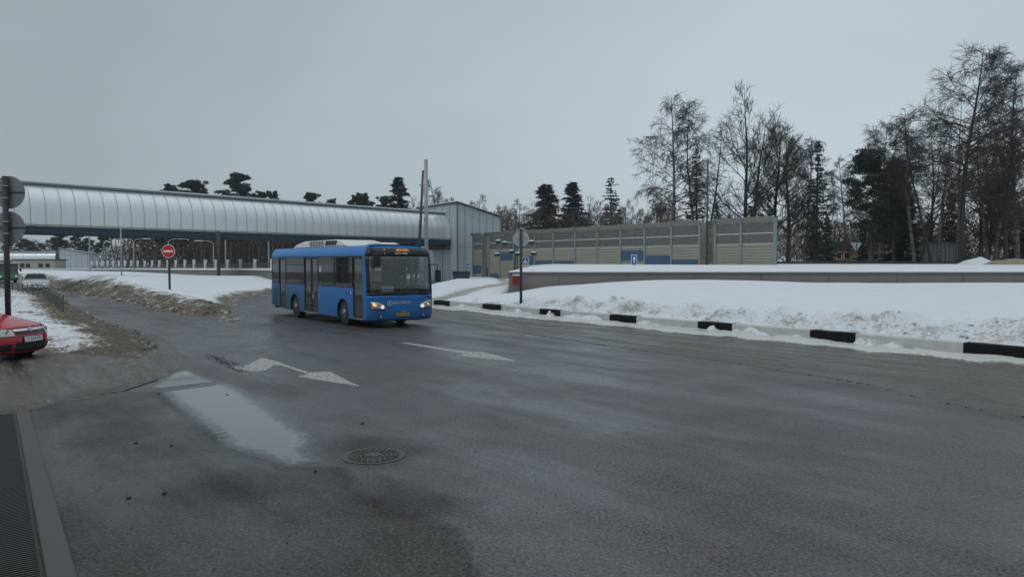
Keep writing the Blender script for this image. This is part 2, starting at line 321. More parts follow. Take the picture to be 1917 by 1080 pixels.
DR = [(293, 630), (318, 645), (338, 668), (342, 682), (325, 697), (285, 714), (230, 732), (160, 741), (110, 752), (55, 767), (-200, 790), (-700, 800), (-700, 655), (0, 655), (90, 660), (255, 674)]
def hf_drive(X, Y, sd):
    n = fbm(X, Y, 1.3, 5, 41); n2 = fbm(X, Y, 5, 4, 43); return .008+.045*sm(sd/.18)+.04*(n-.4)*sm(sd/.7)+.014*n2, 1.0-.25*(n > .62)*(n2 > .5)+X*0
fld('dirty_ice_patch', [(G(*p).x, G(*p).y) for p in DR], .07, hf_drive, m_ice)
IL = [(-500, 519), (-100, 519), (30, 523), (70, 530), (98, 541), (150, 551), (200, 560), (250, 570), (300, 580), (345, 589), (385, 593), (418, 588)]
IR = [(418, 588), (438, 576), (436, 565), (450, 556), (505, 547), (560, 543), (640, 541), (700, 538)]
ILW = [G(*p) for p in IL]; IRW = [G(*p) for p in IR]
LW = [AT(760, 500, 62), AT(640, 500, 63), AT(505, 500, 66), AT(400, 500, 78), AT(250, 500, 115), AT(100, 500, 140), AT(-60, 500, 152), AT(-400, 500, 160)]
def hf_isl(X, Y, sd):
    dl = pdist(X, Y, ILW); dr = pdist(X, Y, IRW); n = fbm(X, Y, .5, 5, 51); n2 = fbm(X, Y, 2.2, 4, 55)
    z = .36*sm(dr/1.6)*sm(dl/1.3)+.85*sm(dl/3.4+.25*(n-.5))*sm((dr-1.5)/9)+(n2-.5)*.16*sm(sd/.5)*np.exp(-np.minimum(dl, dr)/4)+.12*(n-.5)*sm(sd/3)
    z = z+.45*(1-sm(dl/5))*sm((dl-.2)/1.5)*(n-.25)*.6+(n2-.5)*.22*(1-sm(dl/5))*sm(dl/.6)
    z = z-.35*sm((Y-55)/30); z = np.maximum(z, .02+.1*sm(sd/1))
    d = .88*(1-sm((dl-.2-1.3*n)/2.0))*(.75+.5*n2)+.85*(1-sm((dr-.2-.7*n)/.8))
    return z, d
fld('snow_island', [(p.x, p.y) for p in ILW+IRW[1:]+[Vector((w.x, w.y)) for w in LW]], .24, hf_isl, m_bank)
# slush left on the side road
def hf_sl(X, Y, sd):
    n = fbm(X, Y, 4, 4, 61); return .01+.16*sm(sd/.5)*n, .55+n*.5
fld('slush_heap', [(G(*p).x, G(*p).y) for p in [(408, 600), (420, 590), (412, 574), (424, 567), (436, 572), (434, 584), (450, 594), (446, 601), (425, 604)]], .08, hf_sl, m_bank, 'stuff')
tag(bpy.data.objects['slush_heap'], 'brown slush left on the side road behind the bus', 'slush')
# ------------------------------------------------------------------ puddles, markings, manhole, crumbs
def sheet(name, px, z, mat, n=1): return meshobj(name, [G(a, b, z) for a, b in px], [tuple(range(len(px)))], mat)
def puddlemat():
    m, t, p = newmat('puddle_water'); p.inputs['Base Color'].default_value = (.10, .11, .115, 1); p.inputs['IOR'].default_value = 1.5; p.inputs['Specular IOR Level'].default_value = .8
    n = noise(t, 3, 3); t.links.new(ramp(t, n, [(.3, .04), (.8, .10)]), p.inputs['Roughness'])
    a = attr(t, 'edge'); nn = noise(t, 9, 5, .65); k = math_(t, 'ADD', a, math_(t, 'MULTIPLY', math_(t, 'SUBTRACT', nn, .5), .8)); t.links.new(ramp(t, k, [(.10, 0.0), (.52, 1.0)]), p.inputs['Alpha']); return m
m_pud = puddlemat()
def puddle(name, px, soft):
    P = [G(a, b) for a, b in px]; poly = [(p.x, p.y) for p in P]
    o = fld(name, poly, .06, lambda X, Y, sd: (np.where(sd > -1, .0045, .0045)+X*0, sd*0), m_pud); me = o.data
    co = np.zeros(len(me.vertices)*3, np.float32); me.vertices.foreach_get('co', co); co = co.reshape(-1, 3); co[:, 2] = .0045; me.vertices.foreach_set('co', co.ravel())
    D = pdist(co[:, 0], co[:, 1], P+[P[0]]); Q = np.array(poly); ins = np.zeros(len(co), bool); X, Y = co[:, 0], co[:, 1]
    for i in range(len(Q)):
        a, b = Q[i], Q[(i+1) % len(Q)]; ins ^= ((a[1] > Y) != (b[1] > Y)) & (X < (b[0]-a[0])*(Y-a[1])/((b[1]-a[1]) if b[1] != a[1] else 1e-9)+a[0])
    sd = np.where(ins, D, -D); at = me.attributes.new('edge', 'FLOAT', 'POINT'); at.data.foreach_set('value', np.clip(.27+sd/soft, 0, 1).astype(np.float32)); return o
puddle('puddle', [(303, 732), (340, 726), (401, 719), (430, 721), (457, 733), (504, 765), (545, 793), (577, 812), (586, 825), (572, 844), (600, 864), (541, 872), (519, 864), (476, 850), (420, 835), (414, 819), (365, 783), (324, 752)], .7)
puddle('puddle', [(278, 726), (300, 712), (331, 697), (350, 693), (372, 701), (402, 715), (340, 722), (303, 727)], .45)
MB().grid(lambda u, v: G(300+u*104, 731-u*13+v*2.4, .007+.006*(1-abs(2*v-1))), lin(0, 1, 30), lin(0, 1, 3)).build('kerb_edge', m_concd); tag(bpy.data.objects['kerb_edge'], kind='structure')
def paintmat():
    m, t, p = newmat('road_paint'); n = noise(t, 14, 6, .75); n2 = noise(t, 60, 3, .7); k = math_(t, 'ADD', math_(t, 'MULTIPLY', n, .6), math_(t, 'MULTIPLY', n2, .4))
    t.links.new(mixc(t, n, (.36, .36, .34), (.60, .60, .56)), p.inputs['Base Color']); p.inputs['Roughness'].default_value = .6; t.links.new(ramp(t, k, [(.42, .0), (.52, .9)]), p.inputs['Alpha']); return m
m_paint = paintmat()
def edged(name, px, soft, mat, z):
    P = [G(a, b) for a, b in px]; poly = [(p.x, p.y) for p in P]; o = fld(name, poly, .07, lambda X, Y, sd: (X*0+z, sd*0), mat); me = o.data
    co = np.zeros(len(me.vertices)*3, np.float32); me.vertices.foreach_get('co', co); co = co.reshape(-1, 3); co[:, 2] = z; me.vertices.foreach_set('co', co.ravel()); D = pdist(co[:, 0], co[:, 1], P+[P[0]]); Q = np.array(poly); ins = np.zeros(len(co), bool); X, Y = co[:, 0], co[:, 1]
    for i in range(len(Q)):
        a, b = Q[i], Q[(i+1) % len(Q)]; ins ^= ((a[1] > Y) != (b[1] > Y)) & (X < (b[0]-a[0])*(Y-a[1])/((b[1]-a[1]) if b[1] != a[1] else 1e-9)+a[0])
    at = me.attributes.new('edge', 'FLOAT', 'POINT'); at.data.foreach_set('value', np.clip(.27+np.where(ins, D, -D)/soft, 0, 1).astype(np.float32)); return o
def softalpha(m, lo=.12, hi=.42, mx=1.0):
    t = m.node_tree; p = t.nodes['Principled BSDF']; a = attr(t, 'edge'); nn = noise(t, 3.5, 5, .65); k = math_(t, 'ADD', a, math_(t, 'MULTIPLY', math_(t, 'SUBTRACT', nn, .5), .6)); t.links.new(ramp(t, k, [(lo, 0.0), (hi, mx)]), p.inputs['Alpha']); return m
m_apron = softalpha(asphalt('old_asphalt', (.046, .046, .043), spec=.7), .15, .6, .85); m_damp = softalpha(asphalt('damp_asphalt', (.016, .015, .014), spec=.3), .22, 1.0, .45)
edged('old_asphalt_apron', [(-700, 800), (0, 778), (110, 754), (230, 733), (301, 732), (324, 752), (414, 820), (476, 851), (545, 874), (640, 872), (690, 930), (860, 990), (900, 1080), (960, 1240), (-900, 1240)], .5, m_apron, .0025)
edged('damp_patch', [(612, 868), (590, 835), (640, 812), (720, 812), (800, 835), (835, 842), (770, 862), (760, 880), (700, 885)], .75, m_damp, .0035)
edged('damp_patch', [(640, 960), (700, 880), (840, 915), (930, 940), (900, 965), (760, 985)], .75, m_damp, .0035)
edged('damp_patch', [(250, 940), (330, 890), (460, 870), (560, 885), (600, 930), (450, 950), (420, 980), (330, 960)], .75, m_damp, .0035)
# road arrows: outline measured on the road plane
sheet('road_arrow', [(747, 641), (765, 641.5), (845, 653.5), (880, 658), (902, 659), (925, 663.5), (973, 677), (908, 671), (853, 665), (872, 662.5), (836, 656.5)], .004, m_paint)
tag(bpy.data.objects['road_arrow'], 'straight white arrow painted on the asphalt in front of the bus', 'road marking')
sheet('road_arrow', [(431, 684), (462, 684), (487, 670), (495, 670), (524, 678), (536, 683), (579, 697), (618, 695), (650, 712), (676, 723), (620, 715), (556, 704), (578, 700.5), (524, 683.5), (514, 683), (498, 693), (470, 695), (440, 690)], .004, m_paint)
ob = bpy.data.objects['road_arrow.001']; tag(ob, 'worn white two-headed arrow painted beside the large puddle', 'road marking')
mh = empty('manhole_cover', G(700, 853), 0, 'round cast iron manhole cover set in the wet asphalt', 'manhole cover')
m_iron = M('cast_iron', (.075, .075, .073), .5, .4, var=.4, vs=12, bmp=.5, bs=70)
MB().tube([(0, 0, -.02), (0, 0, .008)], [.37, .37], 48).build('frame', m_iron, mh)
c = MB(); c.tube([(0, 0, -.02), (0, 0, .012)], .31, 48); c.tube([(0, 0, .0), (0, 0, .020)], .085, 24)
for r in (.13, .18, .23, .28):
    k = int(r*90)
    for i in range(k): a = 2*math.pi*i/k; c.box((r*math.cos(a), r*math.sin(a), .016), (.025, .035, .012), a)
c.build('lid', m_iron, mh)
rnd = random.Random(5); g = MB()
for i in range(420):
    px = rnd.uniform(150, 1300); py = rnd.uniform(690, 1075) if i > 150 else rnd.uniform(690, 900); q = G(px, py); s = rnd.choice((.003, .004, .005, .008)); g.box((q.x, q.y, s*.3), (s*1.6, s, s), rnd.uniform(0, 3))
for px, py in ((254, 830), (322, 835), (297, 738), (425, 740), (678, 793), (590, 883), (240, 933), (307, 925)): q = G(px, py); [g.box((q.x+rnd.uniform(-.012, .012), q.y+rnd.uniform(-.012, .012), .006), (rnd.uniform(.015, .035), .02, .014), rnd.uniform(0, 3)) for _ in range(4)]
for i in range(500):
    t_ = rnd.random(); px = 395+60*t_+rnd.uniform(-12, 12); py = 668+25*t_+rnd.uniform(-5, 5); q = G(px, py); s = rnd.uniform(.004, .014); g.box((q.x, q.y, s*.3), (s*1.5, s, s), rnd.uniform(0, 3))
o = g.build('road_grit', M('grit', (.03, .028, .026), .8)); tag(o, 'dark grit and small stones scattered over the wet asphalt', 'grit', kind='stuff')
# ------------------------------------------------------------------ kerb blocks (parapet kerb painted black and white)
def along(P, s):
    for a, b in zip(P[:-1], P[1:]):
        l = (b-a).length
        if s <= l: return a+(b-a)*(s/l), (b-a).normalized()
        s -= l
    return P[-1], (P[-1]-P[-2]).normalized()
def sof(px):   # arc length where the kerb line crosses an image column
    acc = 0
    for (p, a), (q, b) in zip(zip(KP[:-1], KW[:-1]), zip(KP[1:], KW[1:])):
        if p[0] <= px <= q[0]:
            lo, hi = 0., 1.
            for _ in range(30):
                m = (lo+hi)/2; w = a+(b-a)*m; x = 958.5+F*w.x/(w.y*math.cos(PITCH)+(H)*math.sin(PITCH)); lo, hi = (m, hi) if x < px else (lo, m)
            return acc+(b-a).length*lo
        acc += (b-a).length
    return acc
def kblock(p0, p1, black, label):
    s0, s1 = sof(p0), sof(p1); n = 6; V = []; Fc = []; rr = random.Random(int(p0)); hgt = .36
    for i in range(n+1):
        p, d = along(KW, s0+.006+(s1-s0-.012)*i/n); nn = Vector((-d.y, d.x, 0)); nn = nn if nn.y > 0 else -nn
        for (w, z) in ((0, -.02), (0, hgt-.02), (.02, hgt), (.30, hgt), (.32, -.02)): V.append(p+nn*w+Vector((0, 0, z+(rr.uniform(-.006, .006) if z > 0 else 0))))
    for i in range(n):
        for j in range(4): a = i*5+j; Fc.append((a, a+5, a+6, a+1))
    Fc.append((0, 1, 2, 3, 4)); Fc.append(tuple(n*5+j for j in (4, 3, 2, 1, 0)))
    o = meshobj('kerb_block', V, Fc, m_kerbb if black else m_kerbw); tag(o, label, 'kerb block', 'painted kerb blocks along the snow field'); return o
kb = [(760, 812, 0, 'white kerb section hidden beside the bus front'), (812, 842, 1, 'black kerb block right beside the bus front corner'), (842, 903, 0, 'pale kerb section between the first two black blocks from the bus'),
 (903, 938, 1, 'black kerb block left of the round sign pole'), (938, 1010, 0, 'pale kerb section at the foot of the round sign pole'), (1010, 1049, 1, 'small black kerb block just right of the round sign pole'),
 (1049, 1141, 0, 'pale snowy kerb section below the blue panels'), (1141, 1191, 1, 'clean black kerb block below the blue arrow sign'), (1191, 1306, 0, 'long pale kerb section right of the clean black block'),
 (1306, 1370, 1, 'black kerb block with snow stuck on its face'), (1370, 1516, 0, 'long pale grey kerb section before the second nearest black block'), (1516, 1601, 1, 'black kerb block second nearest to the camera'),
 (1601, 1803, 0, 'pale grey kerb section nearest to the camera'), (1803, 1990, 1, 'large black kerb block cut by the right picture edge'), (1990, 2290, 0, 'pale kerb section beyond the right picture edge')]
for a in kb: kblock(*a)
# snow clumps lying against the kerb faces
def clump(px0, px1, h0, seed, off=-.02):
    s0, s1 = sof(px0), sof(px1); rr = random.Random(seed); V = []; Fc = []; n = 16
    for i in range(n+1):
        p, d = along(KW, s0+(s1-s0)*i/n); nn = Vector((-d.y, d.x, 0)); nn = nn if nn.y > 0 else -nn; e = math.sin(math.pi*i/n)**.5; hh = h0*e*(.45+.75*float(vnoise(np.array(i*.45+seed*7.3), np.array(seed*1.7), 3)))
        for w, z in ((-.34*e-.05, -.02), (-.18, hh*.35), (-.02, hh), (.08, hh*1.05), (.12, -.02)): V.append(p+nn*w+Vector((0, 0, z+(rr.uniform(-.006, .006) if z > 0 else 0))))
    for i in range(n):
        for j in range(4): a = i*5+j; Fc.append((a, a+5, a+6, a+1))
    return V, Fc
V = []; Fc = []
for a in ((842, 905, .26, 1), (915, 935, .12, 2), (938, 1012, .26, 3), (1022, 1040, .34, 4), (1046, 1142, .30, 5), (1188, 1250, .26, 6), (1240, 1310, .22, 15), (1365, 1450, .28, 13), (1440, 1520, .24, 14), (1596, 1650, .3, 16), (1318, 1352, .24, 7), (1395, 1500, .1, 8), (1600, 1700, .26, 9), (1690, 1760, .12, 11), (1860, 1905, .12, 10), (760, 812, .3, 12)):
    v, f = clump(*a); b = len(V); V += v; Fc += [tuple(b+i for i in q) for q in f]
o = meshobj('snow_on_kerb', V, Fc, m_snow, smooth=True); tag(o, 'lumps of snow lying against the painted kerb', 'snow', kind='stuff')
a_ = o.data.attributes.new('dirt', 'FLOAT', 'POINT'); a_.data.foreach_set('value', np.full(len(V), .28, np.float32))
# ------------------------------------------------------------------ low concrete walls
rw = empty('retaining_wall', (30, 43.5, 0), 0, 'long low grey concrete wall across the snow field with snow on top', 'wall')
wx0 = AT(952, 500, 43.4).x
w = MB(); w.box(((wx0+75)/2-30, 0, .75), (75-wx0, .3, 1.7)); bevel(w.build('wall', m_conc, rw), .01)
w = MB(); w.box(((wx0+75)/2-30, -.02, 1.66), (75-wx0+.1, .46, .12)); bevel(w.build('coping', m_concd, rw), .01)
w = MB()
x = wx0+3
while x < 75: w.box((x-30, -.155, .8), (.016, .02, 1.58)); x += 4.0
w.build('joint', m_dsteel, rw)
MB().box((wx0-30+.16, 9, .75), (.3, 17.6, 1.7)).build('side_wall', m_conc, rw)
w = MB(); n = 300; rr = random.Random(4)
def capf(u, v):
    x = wx0+(75-wx0)*u; e = min(1, (x-wx0)/1.2); z = 1.72+(.12+.05*math.sin(x*.9)+.03*math.sin(x*2.3+1))*math.sin(math.pi*min(1, v*9)*.5)**.7*e; return (x-30, -.24+3.2*v, z+.12*max(0, v-.15)*e)
w.grid(capf, lin(0, 1, n), [0, .01, .03, .06, .12, .3, .6, 1]); o = w.build('snow_cap', m_snow, rw, True)
lw = empty('boundary_wall', (LW[2].x, LW[2].y, 0), 0, 'grey concrete wall with snowy coping along the left snow bank', 'wall'); w = MB(); cpg = MB(); off = Vector((LW[2].x, LW[2].y, 0))
tops = [506.5, 506.5, 506, 505.5, 504.5, 505, 507, 507]; WT = [AT(px, ty, w0.y) for px, ty, w0 in zip((760, 640, 505, 400, 250, 100, -60, -400), tops, LW)]
for i in range(len(WT)-1):
    a, b = WT[i]-off, WT[i+1]-off; b0 = len(w.v)
    for (yy, zz) in ((0, -a.z), ):
        pass
    for p in (a, b):
        zt = p.z; w.v += [(p.x, p.y, -.3), (p.x, p.y, zt), (p.x, p.y+.4, zt), (p.x, p.y+.4, -.3)]
    w.f += [tuple(b0+k for k in q) for q in ((0, 4, 5, 1), (1, 5, 6, 2), (2, 6, 7, 3))]
    cpg.bar(a+Vector((0, .15, .09)), b+Vector((0, .15, .09)), .62, .2)
w.build('wall', m_conc, lw); cpg.build('snowy_coping', M('packed_snow', (.66, .70, .74), .8, var=.1), lw)
fpx = [505, 473, 446, 422, 400, 380, 359, 342, 325, 310, 294.6, 281, 267, 254, 242, 230, 219, 208.5, 198, 188, 178, 168]
def wtop(px):
    for i in range(len(WT)-1):
        ax = (760, 640, 505, 400, 250, 100, -60, -400); 
        if ax[i] >= px >= ax[i+1]: 
            # perspective-correct along the segment
            lo, hi = 0., 1.
            for _ in range(30):
                m = (lo+hi)/2; w_ = WT[i]+(WT[i+1]-WT[i])*m; x = 958.5+F*w_.x/(w_.y*math.cos(PITCH)); lo, hi = (m, hi) if x > px else (lo, m)
            return WT[i]+(WT[i+1]-WT[i])*lo
fr_ = empty('railing', wtop(505)+Vector((0, .6, .15)), 0, 'white posted railing with dark rails on the far side of the left wall', 'railing'); m_wpost = M('white_post', (.60, .61, .60), .6, var=.1)
prev = None; O_ = fr_.location.copy(); rl = MB()
for i, px in enumerate(fpx):
    p = wtop(px)+Vector((0, .6, .15)); hgt = .88; q = p-O_
    MB().box((q.x, q.y, hgt/2-.1), (.22, .22, hgt)).box((q.x, q.y, hgt-.06), (.30, .30, .10)).build('post', m_wpost, fr_)
    if prev is not None:
        for z in (.12, .3, .48): rl.bar(prev+Vector((0, 0, z)), q+Vector((0, 0, z)), .05, .10)
    prev = q
rl.build('rail', m_dsteel, fr_)
# ------------------------------------------------------------------ pedestrian tube bridge
def bridge(name, E, d, Ls, R, zb, label, ribstep, hs=1.15, back=0):
    ang = math.atan2(d.y, d.x); r = empty(name, (E.x, E.y, 0), ang, label, 'footbridge')   # local x along axis toward building (positive)
    nn = 28; prof = []
    for i in range(5): prof.append((-R, zb+hs*i/4))
    for i in range(1, nn): a = math.pi-math.pi*i/nn; prof.append((R*math.cos(a), zb+hs+(R*1.28)*math.sin(a)))
    for i in range(5): prof.append((R, zb+hs*(4-i)/4))
    MB().grid(lambda u, v: (u, prof[v][0], prof[v][1]), lin(-Ls, back, 60), range(len(prof))).build('tube_shell', m_tube, r, True)
    for k in range(int((Ls+back)/ribstep)+1):
        x = back-k*ribstep-.06
        if x < -Ls: break
        rb = MB(); rb.grid(lambda u, v: (x+(.022 if u in (1, 2) else -.022), prof[v][0]*(1+(.016 if u in (1, 2, 0, 3) and u in (1, 2) else .016)), zb+(prof[v][1]-zb)*1.008), [0, 1], range(len(prof)))
        if k < 100: rb.build('rib', m_rib, r, True)
    zt = zb+hs+R*1.28
    MB().box((-(Ls-back)/2-0, -.55, zt+.0), (Ls+back, .08, .12)).box((-(Ls-back)/2, .55, zt+.0), (Ls+back, .08, .12)).build('roof_rail', m_steel, r)
    MB().box((-(Ls-back)/2, 0, zt+.13), (Ls+back, 1.7, .10)).build('roof_snow', M('roof_snow', (.7, .75, .8), .7), r)
    MB().box((-(Ls-back)/2, 0, zb-.08), (Ls+back, 2*R+.1, .16)).build('deck', m_dsteel, r)
    gd = MB(); 
    for s in (-1, 1): gd.box((-(Ls-back)/2, s*R*.94, zb-.36), (Ls+back, .22, .38)); gd.box((-(Ls-back)/2, s*R*.94, zb-.575), (Ls+back, .4, .05))
    gd.build('girder', m_girder, r)
    MB().box((-(Ls-back)/2, -R-.05, zb+.10), (Ls+back, .06, .06)).build('side_rail', m_seam, r)
    for k in range(int(Ls/2.6)): MB().box((-1-k*2.6, 0, zb-.36), (.16, 2*R*.9, .3)).build('cross_beam', m_girder, r)
    return r
d = Vector((.64, .77, 0)).normalized(); E = Vector((-9.1, 93.9, 0))
br = bridge('footbridge', E, d, 66, 1.75, 5.15, 'long grey tubular footbridge crossing above the road on blue girders', 1.08)
for o in [ch for ch in br.children if ch.name.startswith('rib')][:0]: pass
pier = MB(); 
for s in (-1, 1): pier.box((-58, s*1.3, 2.3), (.7, .7, 4.9))
pier.build('pier', m_conc, br)
def clad_building(name, cor, d, wl, wr, zc, zl, zr, label, base=0):
    # two visible faces meeting at a corner: right one along d, left one perpendicular
    ang = math.atan2(d.y, d.x); r = empty(name, (cor.x, cor.y, 0), ang, label, 'building')
    V = [(0, 0, base), (wr, 0, base), (wr, wl, base), (0, wl, base), (0, 0, zc), (wr, 0, zr), (wr, wl, zr-.2), (0, wl, zl)]
    Fc = [(0, 1, 5, 4), (1, 2, 6, 5), (2, 3, 7, 6), (3, 0, 4, 7)]
    meshobj('wall', V, Fc, m_cladding, r)
    e = .3; R_ = [(-e, -e, zc+.02), (wr+e, -e, zr+.02), (wr+e, wl+e, zr-.18), (-e, wl+e, zl+.02)]
    meshobj('roof', R_+[(x, y, z+.14) for x, y, z in R_], [(0, 3, 2, 1), (4, 5, 6, 7), (0, 1, 5, 4), (1, 2, 6, 5), (2, 3, 7, 6), (3, 0, 4, 7)], m_dsteel, r)
    e = .1; R_ = [(-e, -e, zc+.162), (wr+e, -e, zr+.162), (wr+e, wl+e, zr-.02), (-e, wl+e, zl+.162)]
    meshobj('roof_snow', R_+[(x, y, z+.12) for x, y, z in R_], [(0, 3, 2, 1), (4, 5, 6, 7), (0, 1, 5, 4), (1, 2, 6, 5), (2, 3, 7, 6), (3, 0, 4, 7)], M('roof_snow', (.7, .75, .8), .7), r)
    s = MB(); k = 1
    while k*1.35 < wr: x = k*1.35; s.box((x, -.012, (base+zc+(zr-zc)*x/wr)/2-.05), (.06, .03, zc+(zr-zc)*x/wr-base-.1)); k += 1
    k = 1
    while k*1.35 < wl: y = k*1.35; s.box((-.012, y, (base+zc+(zl-zc)*y/wl)/2-.05), (.03, .06, zc+(zl-zc)*y/wl-base-.1)); k += 1
    s.box((0, 0, zc/2), (.16, .16, zc-.02)); s.box((wr/2, -.012, 4.3), (wr, .03, .04)); s.build('seam', m_seam, r); return r
cor = Vector((-6.85, 92, 0))
clad_building('stair_building', cor, d, 7.0, 8.3, 9.75, 9.35, 8.3, 'tall grey clad stair building at the right end of the footbridge')
MB().box((-.5, 0, 4.4), (.9, 3.4, 1.0)).box((-1.4, 0, 4.55), (2.2, 3.0, .5)).build('bearing', m_dsteel, br)
# distant tube and its building
E2 = AT(108, 492, 190); d2 = Vector((1, .08, 0)).normalized()
br2 = bridge('footbridge', Vector((E2.x, E2.y, 0)), d2, 60, 1.05, 2.75, 'small distant grey tube passage behind the green bus', 2.6, .9)
b2_ = clad_building('stair_building', Vector((AT(111, 492, 189).x, 189, 0)), Vector((.985, .17, 0)), 5, 7.2, 5.9, 5.6, 4.6, 'small distant grey clad building at the end of the far tube')
m_beige = M('beige_plaster', (.34, .32, .26), .8); lb = empty('low_building', AT(68, 492, 155).to_3d()*1.0, 0, 'low beige building with dark windows under the far tube', 'building'); lb.location.z = 0
MB().box((-.6, 2, 1.4), (9.0, 4, 2.9)).build('wall', m_beige, lb); MB().box((-.6, 2, 2.95), (9.4, 4.4, .2)).build('roof', m_dsteel, lb)
for x in (-3, -1.8, .9, 2.4): MB().box((x, -.02, 1.7), (.9, .08, .8)).build('window', m_black, lb)
# ------------------------------------------------------------------ noise barrier
A0 = Vector((21.1, 58.8, 0)); BD = Vector((-25.1, 33.2, 0)); BL = BD.length; bd = BD/BL; bn = Vector((-bd.y, bd.x, 0)); bn = bn if bn.y < 0 else -bn
nb = empty('noise_barrier', (A0.x, A0.y, 0), 0, 'long noise barrier of beige slats, smoky panes and blue panels', 'noise barrier')
def bpt(s, z, o=0): return bd*s+bn*o+Vector((0, 0, z))
def tpx(px): k = (px-958.5)/F; return (21.1-58.8*k)/(25.1+33.2*k)*BL
def Yb(px): return A0.y+bd.y*tpx(px)
def zpx(px, py): return AT(px, py, Yb(px)).z
bays = [1450, 1387, 1339, 1310, 1257, 1207, 1162.3, 1118.7, 1077, 1036.4, 1001.7, 977, 962, 936.3, 916.5, 903.6, 885.8]
m_groove = M('slat_groove', (.13, .12, .09), .8, var=.2); m_slat = M('beige_slats', (.34, .325, .265), .7, var=.15, vs=1.2); m_bp = M('blue_panel', (.05, .10, .17), .55, var=.2, vs=1.5); m_post = M('barrier_post', (.26, .28, .30), .5, .3, var=.2)
m_smoke = glass('smoky_pane', (.42, .43, .44), .50, .2, (.24, .24, .235), 1.0); m_vis = M('barrier_visor', (.27, .26, .22), .7, var=.2)
recess = {3: 1.6, 15: .8}
ZT, ZR, ZG, ZV = 5.98, 4.68, 3.8, 5.55
for i, px in enumerate(bays):
    s = tpx(px); MB().box(bpt(s, 2.9), (.20, .22, 5.9), math.atan2(bd.y, bd.x)).bar(bpt(s, 5.5), bpt(s, 6.0, .35), .18, .18).build('post', m_post, nb)
def slatwall(s0, s1, z0, z1, o, pitch=.25):
    b = MB(); z = z1
    while z > z0+.02:
        zz = max(z0, z-pitch); b.ext([(s0, zz), (s1, zz), (s1, z), (s0, z)], lambda s, q: bpt(s, q, o-.06), lambda s, q: bpt(s, q, o+(.035 if q == z else .0))); z = zz-.0
    return b
blues = {4-1: None}
bl = {(1310, 1257): (486.5, 499), (1257, 1207): (478, 497.5), (1207, 1162.3): (469, 488.5), (1077, 1036.4): (488.5, 500), (1118.7, 1077): (495, 500.5), (1036.4, 1001.7): (488, 500), (1001.7, 977): (480, 494.5), (962, 936.3): (473, 488), (936.3, 916.5): (512, 524), (916.5, 903.6): (503, 517), (903.6, 885.8): (497, 512)}
for a, b in zip(bays[:-1], bays[1:]):
    s0, s1 = tpx(a)+.10, tpx(b)-.10
    if s1-s0 < .3: continue
    o = -1.4 if (a, b) == (1339, 1310) else (-.5 if (a, b) == (916.5, 903.6) else 0)
    gv = MB(); z_ = .3
    while z_ < (ZT-.2 if o else ZG-.05): gv.ext([(s0, z_), (s1, z_), (s1, z_+.035), (s0, z_+.035)], lambda s, q, o=o: bpt(s, q, o+.036), lambda s, q, o=o: bpt(s, q, o+.042)); z_ += .25
    gv.build('slat_groove', m_groove, nb)
    if o:
        slatwall(s0, s1, .05, ZT-.1, o).build('slat_panel', m_slat, nb)
        b_ = MB()
        for s in (s0-.1, s1+.1): b_.ext([(0, .05), (-o, .05), (-o, ZT-.1), (0, ZT-.1)], lambda w_, z_, s=s: bpt(s-.03, z_, -w_), lambda w_, z_, s=s: bpt(s+.03, z_, -w_))
        b_.build('return_panel', m_slat, nb)
    else:
        slatwall(s0, s1, .05, ZG, 0).build('slat_panel', m_slat, nb)
        for z0, z1 in ((ZG+.06, ZR-.05), (ZR+.05, ZV)): MB().ext([(s0, z0), (s1, z0), (s1, z1), (s0, z1)], lambda s, q: bpt(s, q, -.012), lambda s, q: bpt(s, q, .012)).build('pane', m_smoke, nb)
        MB().bar(bpt(s0, ZR), bpt(s1, ZR), .1, .09).bar(bpt(s0, ZG+.03), bpt(s1, ZG+.03), .1, .06).build('rail', M('pale_rail', (.5, .5, .48), .5) if 'pale_rail' not in bpy.data.materials else bpy.data.materials['pale_rail'], nb)
    MB().ext([(s0-.05, 0), (s1+.05, 0), (s1+.05, 1), (s0-.05, 1)], lambda s, q: bpt(s, ZV+.02+(ZT-ZV)*q, o+.40*q), lambda s, q: bpt(s, ZV+.02+(ZT-ZV)*q, o+.40*q-.08)).build('visor', m_vis, nb)
    if (a, b) in bl:
        y0, y1 = bl[(a, b)]; mid = (a+b)/2; zt, zb = zpx(mid, y0), zpx(mid, y1)
        slatwall(s0+.02, s1-.02, zb, zt, o+.05, .5).build('blue_panel', m_bp, nb)
# ------------------------------------------------------------------ poles, signs
def pole(name, px, ytop, Y, r0, r1, label, zb=0, mat=None, cat='pole', group=None, lean=0):
    t = AT(px, ytop, Y); r = empty(name, (t.x, Y, zb), 0, label, cat, group)
    MB().tube([(0, 0, -.1), (lean*.5, 0, (t.z-zb)*.5), (lean, 0, t.z-zb)], [r0, (r0+r1)/2, r1], 12).build('shaft', mat or m_steel, r, True); return r, t.z-zb
r, h = pole('utility_pole', 797.5, 299, 50, .15, .115, 'tall straight grey steel pole rising behind the bus')
MB().tube([(0, 0, h*.42), (0, 0, h*.42+.12)], .17, 12).tube([(0, 0, h*.56), (0, 0, h*.56+.1)], .165, 12).build('band', m_steel, r); MB().tube([(0, 0, -.1), (0, 0, .3)], .26, 12).build('base', m_concd, r)
pT = AT(792, 319, 54); pB = AT(775.5, 500, 54)
r = empty('utility_pole', (pB.x, 54, 0), 0, 'thinner leaning grey pole just left of the tall straight pole', 'pole')
MB().tube([(0, 0, -.1), ((pT.x-pB.x)*.5+.1, 0, pT.z*.5), (pT.x-pB.x, 0, pT.z)], [.12, .105, .08], 12).build('shaft', m_dsteel, r, True)
MB().box(((pT.x-pB.x)*.93, 0, pT.z-1.1), (.5, .06, .06)).build('bracket', m_dsteel, r)
